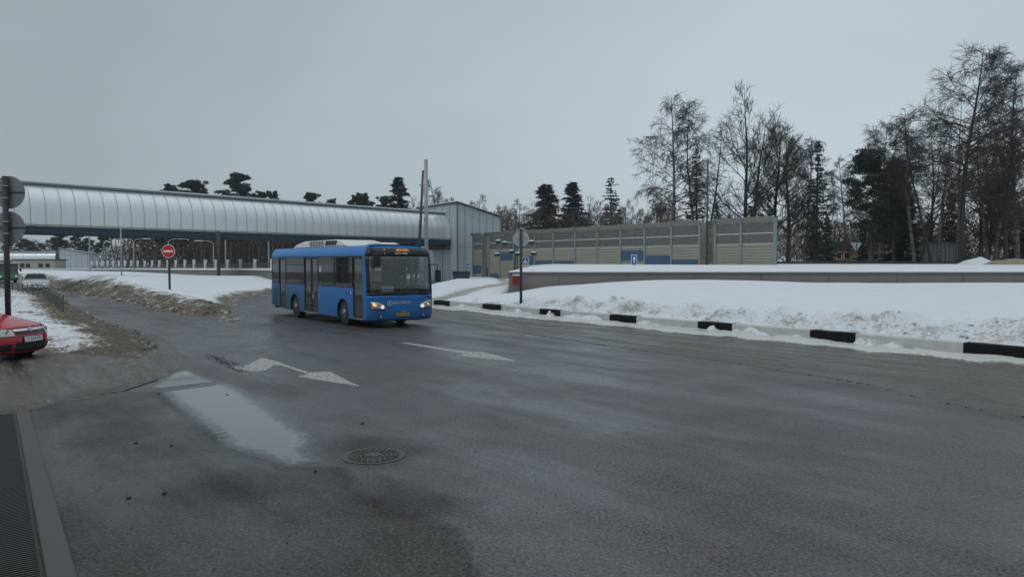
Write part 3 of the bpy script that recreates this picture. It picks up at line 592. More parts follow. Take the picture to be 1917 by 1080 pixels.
def wire(a, b, sag, label, r=.014):
    P = [a.lerp(b, i/14)-Vector((0, 0, sag*4*(i/14)*(1-i/14))) for i in range(15)]; o = MB().tube(P, r, 5, False).build('cable', m_black); tag(o, label, 'cable')
wire(AT(800, 343, 50), AT(857, 384, 91.5), .4, 'thin black cable running from the tall pole to the building roof')
wire(AT(800, 345, 50), AT(934, 420, 97), .8, 'lower thin cable running across the clad building face')
pole('utility_pole', 1325, 300, 60, .09, .06, 'slim pole standing in front of the recess in the noise barrier', 2.0, m_dsteel)
pole('utility_pole', 226, 425, 58, .055, .045, 'thin pale pole in front of the left part of the footbridge', .6)
pole('utility_pole', 408.5, 432, 66, .16, .14, 'dark square looking post standing in the snow before the wall', .35, m_dsteel)
pole('utility_pole', 422, 443, 105, .10, .07, 'pale pole behind the wall right of the dark post')
pole('utility_pole', 167, 440, 118, .10, .08, 'grey pole between the far building and the pines')
def lamp(px, yt, Y, side, label):
    r, h = pole('street_lamp', px, yt, Y, .09, .05, label, cat='street lamp'); a = MB(); a.tube([(0, 0, h), (side*.6, 0, h+.25), (side*1.5, 0, h+.3)], [.05, .045, .04], 8); a.build('arm', m_steel, r, True)
    MB().box((side*1.9, 0, h+.3), (1.0, .4, .14)).build('lamp_head', M('lamp_head', (.5, .52, .53), .4), r)
    if side > 0 and px < 260: MB().tube([(0, 0, h), (-.6, 0, h+.25), (-1.3, 0, h+.3)], .045, 8).build('arm', m_steel, r); MB().box((-1.7, 0, h+.3), (1, .4, .14)).build('lamp_head', m_steel, r)
lamp(250, 451, 105, 1, 'double armed street lamp behind the railing at the left'); lamp(315, 451, 100, 1, 'street lamp directly behind the no entry sign')
lamp(399, 455, 98, -1, 'street lamp just left of the dark post before the pines'); lamp(503, 451, 92, -1, 'street lamp at the rear corner of the blue bus')
# near post with two round signs seen from behind
m_signb = M('sign_back', (.22, .24, .24), .5, .4, var=.12, vs=2); m_postn = M('near_post', (.045, .042, .045), .6, .2, var=.4, vs=7)
Yp = 18.3; tp = AT(9, 330, Yp); r = empty('traffic_sign', (tp.x, Yp, .1), 0, 'dark post carrying two round signs seen from behind at the left edge', 'traffic sign')
MB().tube([(0, 0, -.3), (0, 0, tp.z-.1)], .065, 14).build('post', m_postn, r, True)
for cy_ in (360.5, 426.5):
    c_ = AT(17, cy_, Yp+.1); q = Vector((c_.x-tp.x, .09, c_.z-.1)); pl = MB().disc(q, (0, 1, 0), .41, .012, 40).build('sign_plate', m_signb, r)
    MB().box((q.x, q.y-.02, q.z), (.80, .02, .035)).build('stiffener', m_dsteel, pl); 
    for dz in (.15, -.15): MB().tube([(0, 0, q.z+dz-.02), (0, 0, q.z+dz+.02)], .078, 14).build('clamp', m_steel, r)
# round sign by the right kerb
Ys = 33.4; tp = AT(975.5, 430, Ys); bz = AT(975.5, 553, Ys).z; r = empty('traffic_sign', (tp.x, Ys, bz), 0, 'round pale sign seen from behind on a dark pole behind the kerb', 'traffic sign')
MB().tube([(0, 0, -.6), (0, 0, tp.z-bz+.02)], .065, 12).build('post', m_postn, r, True)
for sx, an in ((-1, .55), (1, -.55)):
    MB().disc((sx*.0, .07, AT(975, 447, Ys).z-bz), (math.sin(an)*.0+.75*sx*.0, 1, 0), .37, .012, 36).build('sign_plate', M('pale_sign_back', (.40, .45, .46), .5, .3, var=.1), r) if sx == -1 else None
MB().box((0, .055, AT(975, 447, Ys).z-bz), (.66, .015, .03)).build('stiffener', m_steel, r)
# no entry sign
Yn = 46; c_ = AT(316.5, 470.5, Yn); bz = .75; r = empty('traffic_sign', (c_.x, Yn, bz), 0, 'red no entry sign with white bar on a pole in the snow', 'traffic sign')
MB().tube([(0, 0, -.4), (0, 0, c_.z-bz+.35)], .07, 10).build('post', m_postn, r, True); zc = c_.z-bz
MB().disc((0, -.09, zc), (0, 1, 0), .42, .012, 40).build('white_rim', M('sign_white', (.72, .72, .72), .4), r); MB().disc((0, -.10, zc), (0, 1, 0), .385, .012, 40).build('red_plate', M('sign_red', (.55, .02, .025), .4), r)
MB().box((0, -.113, zc), (.60, .012, .13)).build('white_bar', bpy.data.materials['sign_white'], r)
m_sblue = M('sign_blue', (.01, .06, .38), .4, var=.05); m_swh = bpy.data.materials['sign_white']
def bluesign(px, py, w, h, Y, label, kind, zb):
    c_ = AT(px, py, Y); s = Y/F; r = empty('traffic_sign', (c_.x, Y, zb), 0, label, 'traffic sign'); MB().tube([(0, .05, -.3), (0, .05, c_.z-zb)], .05, 8).build('post', m_steel, r)
    zc = c_.z-zb; MB().box((0, 0, zc), (w*s+.08, .02, h*s+.08)).build('white_rim', m_swh, r); MB().box((0, -.012, zc), (w*s, .015, h*s)).build('blue_plate', m_sblue, r); W_, H_ = w*s, h*s
    b = MB()
    if kind == 'cross':   # triangle with walking figure
        b.ext([(-.42*W_, -.36*H_), (.42*W_, -.36*H_), (0, .42*H_)], lambda x, z: (x, -.022, zc+z), lambda x, z: (x, -.028, zc+z)); b.build('white_triangle', m_swh, r); b = MB()
        b.bar((0, -.032, zc+.12*H_), (.0, -.032, zc-.08*H_), .012, .1*W_).bar((0, -.032, zc-.06*H_), (-.14*W_, -.032, zc-.3*H_), .012, .06*W_).bar((0, -.032, zc-.06*H_), (.14*W_, -.032, zc-.3*H_), .012, .06*W_); b.disc((0, -.032, zc+.2*H_), (0, 1, 0), .05*W_, .01, 12); b.build('figure', m_black, r)
        z2 = AT(px, 500, Y).z-zb; MB().box((0, -.01, z2), (W_*1.1, .015, W_*.45)).build('lower_plate', m_swh, r); q = MB()
        for k in range(3): q.box(((-.34+.34*k)*W_, -.022, z2), (.12*W_, .01, W_*.4))
        q.build('red_stripes', bpy.data.materials['sign_red'], r)
    elif kind == 'parking':
        b.box((-.18*W_, -.024, zc), (.13*W_, .01, .66*H_)).box((.05*W_, -.024, zc+.27*H_), (.4*W_, .01, .12*H_)).box((.05*W_, -.024, zc-.02*H_), (.4*W_, .01, .12*H_)).box((.22*W_, -.024, zc+.12*H_), (.12*W_, .01, .36*H_)); b.build('letter', m_swh, r)
    else:
        b.bar((0, -.024, zc-.36*H_), (0, -.024, zc+.1*H_), .01, .26*W_); b.ext([(-.34*W_, .05*H_), (.34*W_, .05*H_), (0, .42*H_)], lambda x, z: (x, -.02, zc+z), lambda x, z: (x, -.03, zc+z)); b.build('arrow', m_swh, r)
bluesign(983.5, 488.5, 10, 12, 50, 'blue pedestrian crossing sign beside the round sign pole', 'cross', 1.6)
bluesign(1187, 486.5, 9, 17, 52, 'narrow blue sign with white arrow before the blue panels', 'arrow', 1.9)
bluesign(875.5, 493, 6, 9, 88, 'small blue sign with white letter before the clad building', 'parking', .2)
# give way sign from behind
c_ = AT(1603.5, 463, 78); r = empty('traffic_sign', (c_.x, 78, 2.0), 0, 'inverted triangle sign seen from behind among the right trees', 'traffic sign'); zc = c_.z-2.0
MB().tube([(0, 0, -.3), (0, 0, zc+.45)], .05, 8).build('post', m_dsteel, r); MB().ext([(-.6, .5), (.6, .5), (0, -.5)], lambda x, z: (x, .05, zc+z), lambda x, z: (x, .07, zc+z)).build('sign_plate', M('triangle_back', (.30, .37, .37), .5, .2), r)
# flower bowl stand
Yf = 56; top = AT(964, 436, Yf); r = empty('flower_stand', (top.x, Yf, .3), 0, 'tall metal flower stand with snowy green hanging bowls left of the pole', 'flower stand')
MB().tube([(0, 0, -.3), (0, 0, top.z-.3)], [.07, .05], 10).tube([(.18, 0, -.3), (.18, 0, 3.2)], .05, 8).build('post', m_dsteel, r, True); m_bowl = M('green_bowl', (.012, .05, .035), .5, var=.2); m_psn = bpy.data.materials['packed_snow']
for i, (px, py) in enumerate(((933, 453.5), (945, 456.5), (957.5, 472.5), (930.5, 477.5), (969.5, 476.5), (995, 454.5), (999, 475.5))):
    c_ = AT(px, py, Yf+(-.5 if i in (1, 4) else .3)); q = Vector((c_.x-top.x, c_.y-Yf, c_.z-.3))
    bw = MB().tube([q+Vector((0, 0, -.12)), q+Vector((0, 0, -.02)), q+Vector((0, 0, .10))], [.12, .24, .28], 14).build('bowl', m_bowl, r, True); MB().tube([q+Vector((0, 0, .10)), q+Vector((0, 0, .17)), q+Vector((0, 0, .21))], [.26, .2, .05], 12).build('snow', m_psn, bw, True)
    MB().tube([q+Vector((0, 0, .1)), q+Vector((0, 0, .75))], .012, 5).tube([q+Vector((0, 0, .75)), (0, 0, q.z+.55)], .02, 6).build('arm', m_dsteel, r)
# red box at wall end, dark container
c_ = AT(967.5, 524.5, 43.0); r = empty('storage_box', (c_.x, 42.9, c_.z-.28), 0, 'dark red metal box standing against the end of the low wall', 'box')
bevel(MB().box((0, 0, .28), (.54, .4, .54)).build('body', M('dark_red_paint', (.20, .008, .012), .5, var=.2), r), .015); MB().box((0, 0, .585), (.5, .36, .07)).build('snow', m_psn, r); MB().box((0, -.21, .28), (.02, .02, .5)).box((.12, -.21, .3), (.03, .03, .12)).build('door_edge', m_black, r)
c_ = AT(864, 516, 84); r = empty('waste_container', (c_.x, 84, .3), 0, 'dark purple waste container below the small blue sign', 'container')
m_purp = M('purple_plastic', (.025, .018, .06), .5, var=.3); bevel(MB().ext([(-.85, 0), (.85, 0), (1.0, .85), (-1.0, .85)], lambda x, z: (x, -.5, z), lambda x, z: (x, .5, z)).build('body', m_purp, r), .03)
bevel(MB().box((0, 0, .92), (2.05, 1.1, .12)).build('lid', m_black, r), .03)
for x in (-.7, .7): MB().disc((x, -.4, -.02), (1, 0, 0), .1, .06, 12).build('wheel', m_rubber, r)
# verge fence
m_fence = M('fence_grey', (.12, .125, .12), .6, .3, var=.3)
fl = [G(118, 592), G(100, 578), G(86, 566), G(56, 559), G(30, 553), G(0, 549.5), G(-60, 545)]
r = empty('road_fence', fl[0], 0, 'low grey metal pedestrian fence along the left road edge', 'fence'); o0 = fl[0]
tot = 0; P_ = [f-o0 for f in fl]; Lf = sum((b-a).length for a, b in zip(P_[:-1], P_[1:])); nP = int(Lf/2.0)
prev = None
for i in range(nP):
    p, _ = along(P_, i*2.0); 
    MB().box((p.x, p.y, .42), (.055, .055, .9)).box((p.x, p.y, .88), (.065, .065, .04)).build('post', m_fence, r)
    if prev is not None:
        pn = MB().bar(prev+Vector((0, 0, .76)), p+Vector((0, 0, .76)), .03, .03).bar(prev+Vector((0, 0, .25)), p+Vector((0, 0, .25)), .03, .03)
        for k in range(1, 6): q = prev.lerp(p, k/6); pn.box((q.x, q.y, .50), (.012, .012, .5))
        pn.build('panel', m_fence, r)
    prev = p
# ------------------------------------------------------------------ drain kerb and ribbed mat, lower left
k0 = G(48, 773); k1 = G(150, 1180); kd = (k1-k0).normalized(); kn = Vector((kd.y, -kd.x, 0)); kn = kn if kn.x > 0 else -kn
def kpt(s, w, z): p = k0+kd*s+kn*w; return (p.x, p.y, z)
o = MB().ext([(0, -.12), (0, .05), (9.5, .06), (9.5, -.12)], lambda s, w_: kpt(s, w_, -.02), lambda s, w_: kpt(s, w_, .04)).build('kerb_stone', M('kerb_concrete', (.068, .070, .070), .75, var=.3, vs=5, bmp=.5, bs=40)); bevel(o, .012); tag(o, 'worn light grey kerb beside the ribbed mat in the lower left corner', 'kerb stone')
m_mat = M('ribbed_mat', (.018, .020, .020), .55, var=.4, vs=6)
for j, (w0, w1, lab) in enumerate(((-.86, -.135, 'black ribbed rubber mat strip next to the grey kerb'), (-2.3, -.88, 'black ribbed rubber mat strip at the lower left picture corner'))):
    r = empty('rubber_mat', k0+kn*w0, 0, lab, 'mat', 'ribbed mats by the kerb'); org = k0+kn*w0; f_ = lambda s, w_, z: Vector(kpt(s, w_, z))-org
    MB().ext([(0, w0), (0, w1), (9.5, w1), (9.5, w0)], lambda s, w_: f_(s, w_, -.02), lambda s, w_: f_(s, w_, .012)).build('base', m_mat, r); b = MB(); s = .03
    while s < 9.4: b.ext([(s, w0+.02), (s, w1-.02), (s+.022, w1-.02), (s+.022, w0+.02)], lambda a, w_: f_(a, w_, .0125), lambda a, w_: f_(a, w_, .026)); s += .045
    b.build('ribs', m_mat, r)
o = MB().ext([(0, -.877), (0, -.863), (9.5, -.863), (9.5, -.877)], lambda s, w_: kpt(s, w_, -.02), lambda s, w_: kpt(s, w_, .03)).build('edge_strip', m_steel); tag(o, 'thin pale metal strip between the two ribbed mats', 'strip')

# ploughed lumps of snow along the banks
def lumps(name, items, mat, label, dirtv, seed):
    rng = np.random.default_rng(seed); base = [(-1, -1, -1), (1, -1, -1), (1, 1, -1), (-1, 1, -1), (-1, -1, 1), (1, -1, 1), (1, 1, 1), (-1, 1, 1), (0, 0, 1.5), (1.4, 0, 0), (-1.4, 0, 0), (0, 1.4, 0), (0, -1.4, 0)]
    fc = [(0, 1, 12), (1, 5, 12), (5, 4, 12), (4, 0, 12), (1, 2, 9), (2, 6, 9), (6, 5, 9), (5, 1, 9), (2, 3, 11), (3, 7, 11), (7, 6, 11), (6, 2, 11), (3, 0, 10), (0, 4, 10), (4, 7, 10), (7, 3, 10), (4, 5, 8), (5, 6, 8), (6, 7, 8), (7, 4, 8)]
    V = []; Fc = []; Dv = []
    for (x, y, z, s_) in items:
        b = len(V); sc = np.array([rng.uniform(.7, 1.5), rng.uniform(.6, 1.2), rng.uniform(.35, .8)])*s_*.5; a = rng.uniform(0, 6.28); ca_, sa_ = math.cos(a), math.sin(a); dv = float(np.clip(dirtv+rng.normal()*.22, .05, .95))
        for p in base: q = (np.array(p)+rng.normal(size=3)*.28)*sc*.6; V.append((x+q[0]*ca_-q[1]*sa_, y+q[0]*sa_+q[1]*ca_, z+q[2])); Dv.append(dv)
        Fc += [tuple(b+i for i in f) for f in fc]
    o = meshobj(name, V, Fc, mat, None, False); a_ = o.data.attributes.new('dirt', 'FLOAT', 'POINT'); a_.data.foreach_set('value', np.array(Dv, np.float32)); return tag(o, label, 'snow', kind='stuff')
rr = random.Random(31); it = []; Ltot = sum((b-a).length for a, b in zip(KW[:-1], KW[1:]))
XS, YS = [], []
for i in range(700):
    p, d_ = along(KW, rr.uniform(2, Ltot-1)); nn = Vector((-d_.y, d_.x, 0)); nn = nn if nn.y > 0 else -nn; q = p+nn*(.42+abs(rr.gauss(0, .75))); XS.append(q.x); YS.append(q.y)
Xa, Ya = np.array(XS), np.array(YS); Za, _ = hf_right(Xa, Ya, np.full(Xa.shape, 2.0))
for x, y, z in zip(XS, YS, Za): it.append((x, y, float(z)-.01, rr.choice((.05, .07, .09, .12, .17)) if x > -2 else rr.choice((.04, .06, .09))))
for i in range(500):
    p, d_ = along(KW, rr.uniform(1, Ltot-1)); nn = Vector((-d_.y, d_.x, 0)); nn = nn if nn.y > 0 else -nn; q = p-nn*abs(rr.gauss(.1, .5)); it.append((q.x, q.y, .03, rr.choice((.02, .03, .05, .07))))
lumps('snow_lumps', it, m_snow, 'lumps of ploughed crusty snow behind and below the painted kerb', .2, 1)
it = []; XS = []; YS = []
for i in range(550):
    p, d_ = along(ILW, rr.uniform(20, sum((b-a).length for a, b in zip(ILW[:-1], ILW[1:]))-.2)); nn = Vector((-d_.y, d_.x, 0)); nn = nn if nn.y > 0 else -nn; q = p+nn*(abs(rr.gauss(0, 1.0))-.15); XS.append(q.x); YS.append(q.y)
Xa, Ya = np.array(XS), np.array(YS); Za, _ = hf_isl(Xa, Ya, np.full(Xa.shape, 1.0))
for x, y, z in zip(XS, YS, Za): it.append((x, y, float(z), rr.choice((.06, .1, .14, .2))))
XS = []; YS = []
for i in range(900):
    p, d_ = along(VRW, rr.uniform(3, sum((b-a).length for a, b in zip(VRW[:-1], VRW[1:])))); nn = Vector((-d_.y, d_.x, 0)); nn = nn if nn.x < 0 else -nn; q = p+nn*(abs(rr.gauss(0, .8))-.1); XS.append(q.x); YS.append(q.y)
Xa, Ya = np.array(XS), np.array(YS); Za, _ = hf_verge(Xa, Ya, np.full(Xa.shape, .5))
for x, y, z in zip(XS, YS, Za): it.append((x, y, float(z)*.8, rr.choice((.03, .05, .08, .11))))
lumps('dirty_lumps', it, m_bank, 'clods of dirty snow along the edges of the left road', .75, 2)
# ------------------------------------------------------------------ the blue city bus
def text(name, body, size, fn, mat, parent, depth=0):
    cu = bpy.data.curves.new(name, 'FONT'); cu.body = body; cu.size = size; cu.align_x = 'CENTER'; cu.align_y = 'CENTER'
    tmp = bpy.data.objects.new(name, cu); C.objects.link(tmp); dg = bpy.context.evaluated_depsgraph_get(); me = bpy.data.meshes.new_from_object(tmp.evaluated_get(dg)); bpy.data.objects.remove(tmp)
    for v in me.vertices: v.co = fn(v.co.x, v.co.y)
    me.materials.clear(); me.materials.append(mat); o = bpy.data.objects.new(name, me); C.objects.link(o); o.parent = parent; return o
m_sideglass = glass('side_glass', (.26, .25, .25), .30, .03, (.03, .028, .028)); m_wind = glass('windscreen_glass', (.90, .92, .92), .05, .03, (.30, .31, .30)); m_clearglass = glass('clear_glass', (.80, .82, .82), .08); m_doorglass = glass('door_glass', (.10, .10, .11), .35, .04); m_fdoor = glass('front_door_glass', (.50, .54, .50), .35, .04)
m_int = M('bus_interior_dark', (.05, .052, .058), .7, var=.3); m_ceil = M('bus_ceiling', (.42, .42, .40), .7); m_seat = M('seat_fabric', (.02, .03, .08), .8, var=.4, vs=8); m_yel = M('yellow_handrail', (.42, .40, .08), .4)
m_lampc = M('lamp_clear', (.45, .47, .48), .12, .5, var=.2, vs=10); m_amb = emis('amber_light', (1, .6, .28), 1.0); m_lwhite = emis('headlight_glow', (1, .82, .64), .7); m_plate = M('yellow_plate', (.62, .40, .03), .4, var=.1)
BA = Vector((-5.01, 24.9, 0)); hd = Vector((.597, -.802, 0)); lf = Vector((.802, .597, 0))
bus = empty('city_bus', BA+lf*1.29+hd*.28, math.atan2(hd.y, hd.x), 'blue single decker city bus with headlights on crossing the wet junction', 'bus')
HW = 1.28; HTOP = 2.86
def fx(y, z):   # shape of the front mask
    a = min(1, abs(y)/HW); x = -.05*a**2-.13*a**9
    if z > 1.15: x -= .16*((z-1.15)/1.6)**1.4
    if z > 2.62: x -= .25*((z-2.62)/.24)**2
    if z < .55: x -= .10*((.55-z)/.3)**1.5
    return x
def fp(y, z, o=0): return Vector((fx(y, z)+o, y*(1+(-.20*((z-2.5)/.36)**2 if z > 2.5 else 0)/HW), z))
def front(name, y0, y1, z0, z1, o, mat, ny=24, nz=6, parent=bus, smooth=True, shp=None, th=.02):
    m = MB(); f = (lambda v, u: fp(y0+(y1-y0)*u, z0+(z1-z0)*v, o)) if shp is None else (lambda v, u: fp(*shp(u, v), o)); f2 = (lambda v, u: f(v, u)-Vector((th, 0, 0)))
    m.grid(lambda u, v: f(v, u), lin(0, 1, ny), lin(0, 1, nz)); 
    b = len(m.v); m.grid(lambda u, v: f2(v, u), lin(0, 1, ny), lin(0, 1, nz))
    for i in range(ny-1): a = i*nz; m.f.append((a, b+a, b+a+nz, a+nz)); a = i*nz+nz-1; m.f.append((a, a+nz, b+a+nz, b+a))
    for j in range(nz-1): a = j; m.f.append((a, a+1, b+a+1, b+a)); a = (ny-1)*nz+j; m.f.append((a, b+a, b+a+1, a+1))
    return m.build(name, mat, parent, smooth)
LN = 9.87
XF = fx(HW, 1.0)-.0     # x where the side starts
arch = [(2.18, .52), (7.03, .52)]
def bot(x):
    z = .29
    if -x > 7.9: z = .29+.13*(-x-7.9)/2
    for c_, r_ in arch:
        dx = abs(-x-c_)
        if dx < r_: z = max(z, .46+math.sqrt(max(0, r_*r_-dx*dx))*.98)
    return z
xs = sorted(set([XF, -LN]+[-.50, -1.28, -4.48, -5.9, -8.06, -8.86]+[-(c_+r_*math.cos(math.pi*k/18)) for c_, r_ in arch for k in range(19)]+[-(c_+s*(r_+.001)) for c_, r_ in arch for s in (-1, 1)]+lin(-9.7, -.6, 30)), reverse=True)
def bow(z): return 0 if z < 2.5 else -.20*((z-2.5)/.36)**2   # side curving in towards the roof
def sidepanel(sy, xa, xb, za, zb_, name, mat, n=3, o=0):
    X = [x for x in xs if xb-1e-6 <= x <= xa+1e-6]
    if abs(X[0]-xa) > 1e-3: X = [xa]+X
    if abs(X[-1]-xb) > 1e-3: X = X+[xb]
    m = MB(); f = lambda i, v, oo: (min(X[i], fx(HW, za0(X[i])+(zb_-za0(X[i]))*v)), sy*(HW+bow(za0(X[i])+(zb_-za0(X[i]))*v)+oo), za0(X[i])+(zb_-za0(X[i]))*v)
    za0 = (lambda x: za) if za is not None else bot
    m.grid(lambda i, v: f(i, v, o), range(len(X)), lin(0, 1, n)); b = len(m.v); m.grid(lambda i, v: f(i, v, o-.04), range(len(X)), lin(0, 1, n))
    N_ = len(X)
    for i in range(N_-1): a = i*n; m.f.append((a, a+n, b+a+n, b+a)); a = i*n+n-1; m.f.append((a, b+a, b+a+n, a+n))
    for j in range(n-1): m.f.append((j, b+j, b+j+1, j+1)); a = (N_-1)*n+j; m.f.append((a, a+1, b+a+1, b+a))
    return m.build(name, mat, bus)
# right side (doors), y = -HW
ZB = 1.38; ZW = 2.50
for xa, xb in ((XF, -.50), (-1.28, -4.48), (-5.9, -8.06), (-8.86, -LN)): sidepanel(-1, xa, xb, None, ZB if xb > -8 or True else 0, 'side_panel', m_blue if xb > -5 else m_blued)
sidepanel(-1, XF, -.50, ZB, ZW, 'front_pillar', m_blue)
sidepanel(-1, XF, -LN, ZW, HTOP, 'roof_edge', m_blue, 8)
sidepanel(1, XF, -LN, None, ZB, 'side_panel', m_blue); sidepanel(1, XF, -LN, ZW, HTOP, 'roof_edge', m_blue, 8); sidepanel(1, XF, -.30, ZB, ZW, 'front_pillar', m_blue)
def win(sy, xa, xb, z0, z1, name, mat, fr=.035, o=-.008, vent=False):
    w = MB().box(((xa+xb)/2, sy*(HW+o), (z0+z1)/2), (abs(xa-xb)-2*fr, .012, z1-z0-2*fr)).build(name, mat, bus)
    f = MB(); cx = (xa+xb)/2; L_ = abs(xa-xb)
    for z in (z0+fr/2, z1-fr/2): f.box((cx, sy*(HW+o), z), (L_, .03, fr))
    for x in (xa-fr/2, xb+fr/2): f.box((x, sy*(HW+o), (z0+z1)/2), (fr, .034, z1-z0-2*fr-.002))
    if vent: f.box((cx, sy*(HW+o+.002), z1-.33), (L_-2*fr, .02, .025))
    f.build('frame', m_black, w); return w
for xa, xb, v in ((-1.30, -2.94, True), (-2.94, -4.48, False), (-5.9, -8.04, True), (-8.86, -LN+.08, False)): win(-1, xa, xb, ZB, ZW, 'window', m_sideglass, vent=v)
for xa, xb in ((-.35, -1.6), (-1.6, -3.2), (-3.2, -4.9), (-4.9, -6.6), (-6.6, -8.3), (-8.3, -LN+.05)): win(1, xa, xb, ZB, ZW, 'window', m_clearglass)
# doors
def door(xa, xb, leaves, gm, name):
    z0, z1 = .34, 2.46
    for k in range(leaves):
        a = xa+(xb-xa)*k/leaves; b = xa+(xb-xa)*(k+1)/leaves; fr = .05
        D = MB(); cx = (a+b)/2
        for z in (z0+fr/2, z1-fr/2): D.box((cx, -HW+.03, z), (abs(a-b)-.012, .04, fr))
        for x in (a-fr/2-.006, b+fr/2+.006): D.box((x, -HW+.03, (z0+z1)/2), (fr, .044, z1-z0-2*fr-.002))
        dd = D.build(name, m_black, bus); MB().box((cx, -HW+.035, (z0+z1)/2), (abs(a-b)-2*fr-.015, .012, z1-z0-2*fr)).build('pane', gm, dd)
    MB().box(((xa+xb)/2, -HW+.03, 2.48), (abs(xa-xb), .04, .035)).build('door_header', m_black, bus); MB().box(((xa+xb)/2, -HW-.01, .315), (abs(xa-xb)-.02, .06, .045)).build('step_edge', m_steel, bus)
door(-.50, -1.28, 1, m_fdoor, 'front_door'); door(-4.48, -5.9, 2, m_doorglass, 'middle_door'); door(-8.06, -8.86, 1, m_doorglass, 'rear_door')
# wheelchair sign and small stickers on the side
wc = MB(); ox, oz = -5.0, .98
wc.disc((ox, -HW-.0-.004+.012, oz+.11), (0, 1, 0), .022, .006, 12)
wc.bar((ox, -HW+.004, oz+.08), (ox+.01, -HW+.004, oz-.02), .006, .022).bar((ox+.01, -HW+.004, oz-.02), (ox+.07, -HW+.004, oz-.03), .006, .02).bar((ox+.07, -HW+.004, oz-.03), (ox+.09, -HW+.004, oz-.10), .006, .02)
for k in range(20): a = math.pi*(.55+1.25*k/20); a2 = math.pi*(.55+1.25*(k+1)/20); wc.bar((ox+.07*math.cos(a), -HW+.004, oz-.06+.07*math.sin(a)), (ox+.07*math.cos(a2), -HW+.004, oz-.06+.07*math.sin(a2)), .006, .016)
wc.build('wheelchair_sign', m_swh, bus)
MB().box((-1.48, -HW-.004, 1.20), (.05, .006, .10)).box((-4.40, -HW-.004, .95), (.02, .006, .22)).build('sticker', m_swh, bus); MB().box((-1.60, -HW-.004, 1.19), (.12, .006, .09)).build('sticker', M('navy_sticker', (.01, .02, .12), .4), bus)
MB().box((-4.26, -HW+.004, 2.02), (.22, .006, .22)).build('window_notice', M('paper', (.55, .56, .55), .6), bus)
MB().box((-9.34, -HW-.006, .86), (.44, .012, .78)).build('engine_grille', m_blued, bus); g_ = MB()
for k in range(12): g_.box((-9.34, -HW-.016, .53+k*.06), (.40, .012, .028))
g_.build('grille_slats', m_black, bus)
# roof, rear, floor
rf = MB().grid(lambda u, v: (u, v, HTOP+.045*(1-(v/1.05)**2)), lin(-LN, -.40, 24), lin(-1.055, 1.055, 14)); rf.build('roof', m_blue, bus, True)
MB().grid(lambda y, z: (fx(y*HW, 2.86)*1-.0+(-.02), y*1.05, z), lin(-1, 1, 12), [2.80, 2.88]).build('roof_front_edge', m_blue, bus)
MB().box((-LN-.03, 0, 1.46), (.08, 2.46, 2.08)).box((-LN-.03, 0, 2.64), (.08, 2.2, .26)).build('rear_wall', m_blued, bus); MB().box((-LN-.075, 0, 1.95), (.01, 2.1, .8)).build('rear_window', m_black, bus)
MB().box((-LN/2-.1, 0, .33), (LN-.5, 2.40, .10)).build('floor', m_int, bus); MB().box((-LN/2-.2, 0, 2.70), (LN-.9, 2.2, .03)).build('ceiling', m_ceil, bus)
MB().box((-7.03, 0, .42), (1.9, 1.2, .4)).box((-2.18, 0, .42), (1.2, 1.1, .3)).build('axle', m_black, bus)
# roof air conditioning unit
ac = MB(); prof = [(-8.3, 0), (-7.9, .15), (-7.1, .27), (-3.9, .27), (-3.4, .20), (-2.8, .06), (-2.7, 0)]
ac.ext([(x, z) for x, z in prof], lambda x, z: (x, -.88+.25*z, HTOP+.02+z), lambda x, z: (x, .88-.25*z, HTOP+.02+z)); a_c = bevel(ac.build('air_conditioner', m_white, bus), .04, 3)
lv = MB()
for k in range(9): x = -6.3+k*.17; lv.bar((x, -.875, HTOP+.05), (x-.12, -.838, HTOP+.25), .02, .085)
for k in range(7): x = -4.65+k*.16; lv.bar((x, -.875, HTOP+.06), (x, -.838, HTOP+.25), .02, .075)
lv.build('louvre', m_black, a_c)
bevel(MB().ext([(-2.2, 0), (-2.0, .07), (-1.2, .09), (-.8, .01)], lambda x, z: (x, -.35, HTOP+.04+z), lambda x, z: (x, .35, HTOP+.04+z)).build('roof_hatch', m_white, bus), .02)
# front mask
front('front_panel', -HW, HW, .27, 1.13, 0, m_blue, 40, 14)
front('windscreen_surround', -HW, HW, 1.13, 1.24, .0, m_black, 40, 3); front('side_frame', -HW, -HW+.10, 1.24, 2.5, 0, m_black, 8, 10); front('side_frame', HW-.10, HW, 1.24, 2.5, 0, m_black, 8, 10)
front('windscreen', -HW+.10, HW-.10, 1.24, 2.5, -.005, m_wind, 30, 10, th=.006)
front('display_band', -HW, HW, 2.5, 2.78, 0, m_black, 40, 5); front('roof_brow', -HW, HW, 2.78, 2.88, 0, m_blue, 40, 6)
# black sweep below the windscreen corners and crease across the panel
front('black_sweep', 0, 0, 0, 0, .006, m_black, 16, 3, shp=lambda u, v: (HW*.62+.62*u*HW*.55, 1.13-.02-.16*u**1.5*(.4+.6*v)))
MB().tube([fp(-.95+.05*i, .98+.10*math.sin(math.pi*min(1, i/20))-.0, .003) for i in range(38)], .010, 6).build('panel_crease', m_blued, bus, True)
MB().tube([fp(-1.2+.1*i, .585, .003) for i in range(25)], .007, 6).build('bumper_joint', m_blued, bus, True)
front('bumper_lip', -1.15, 1.15, .24, .30, -.05, m_black, 20, 3)
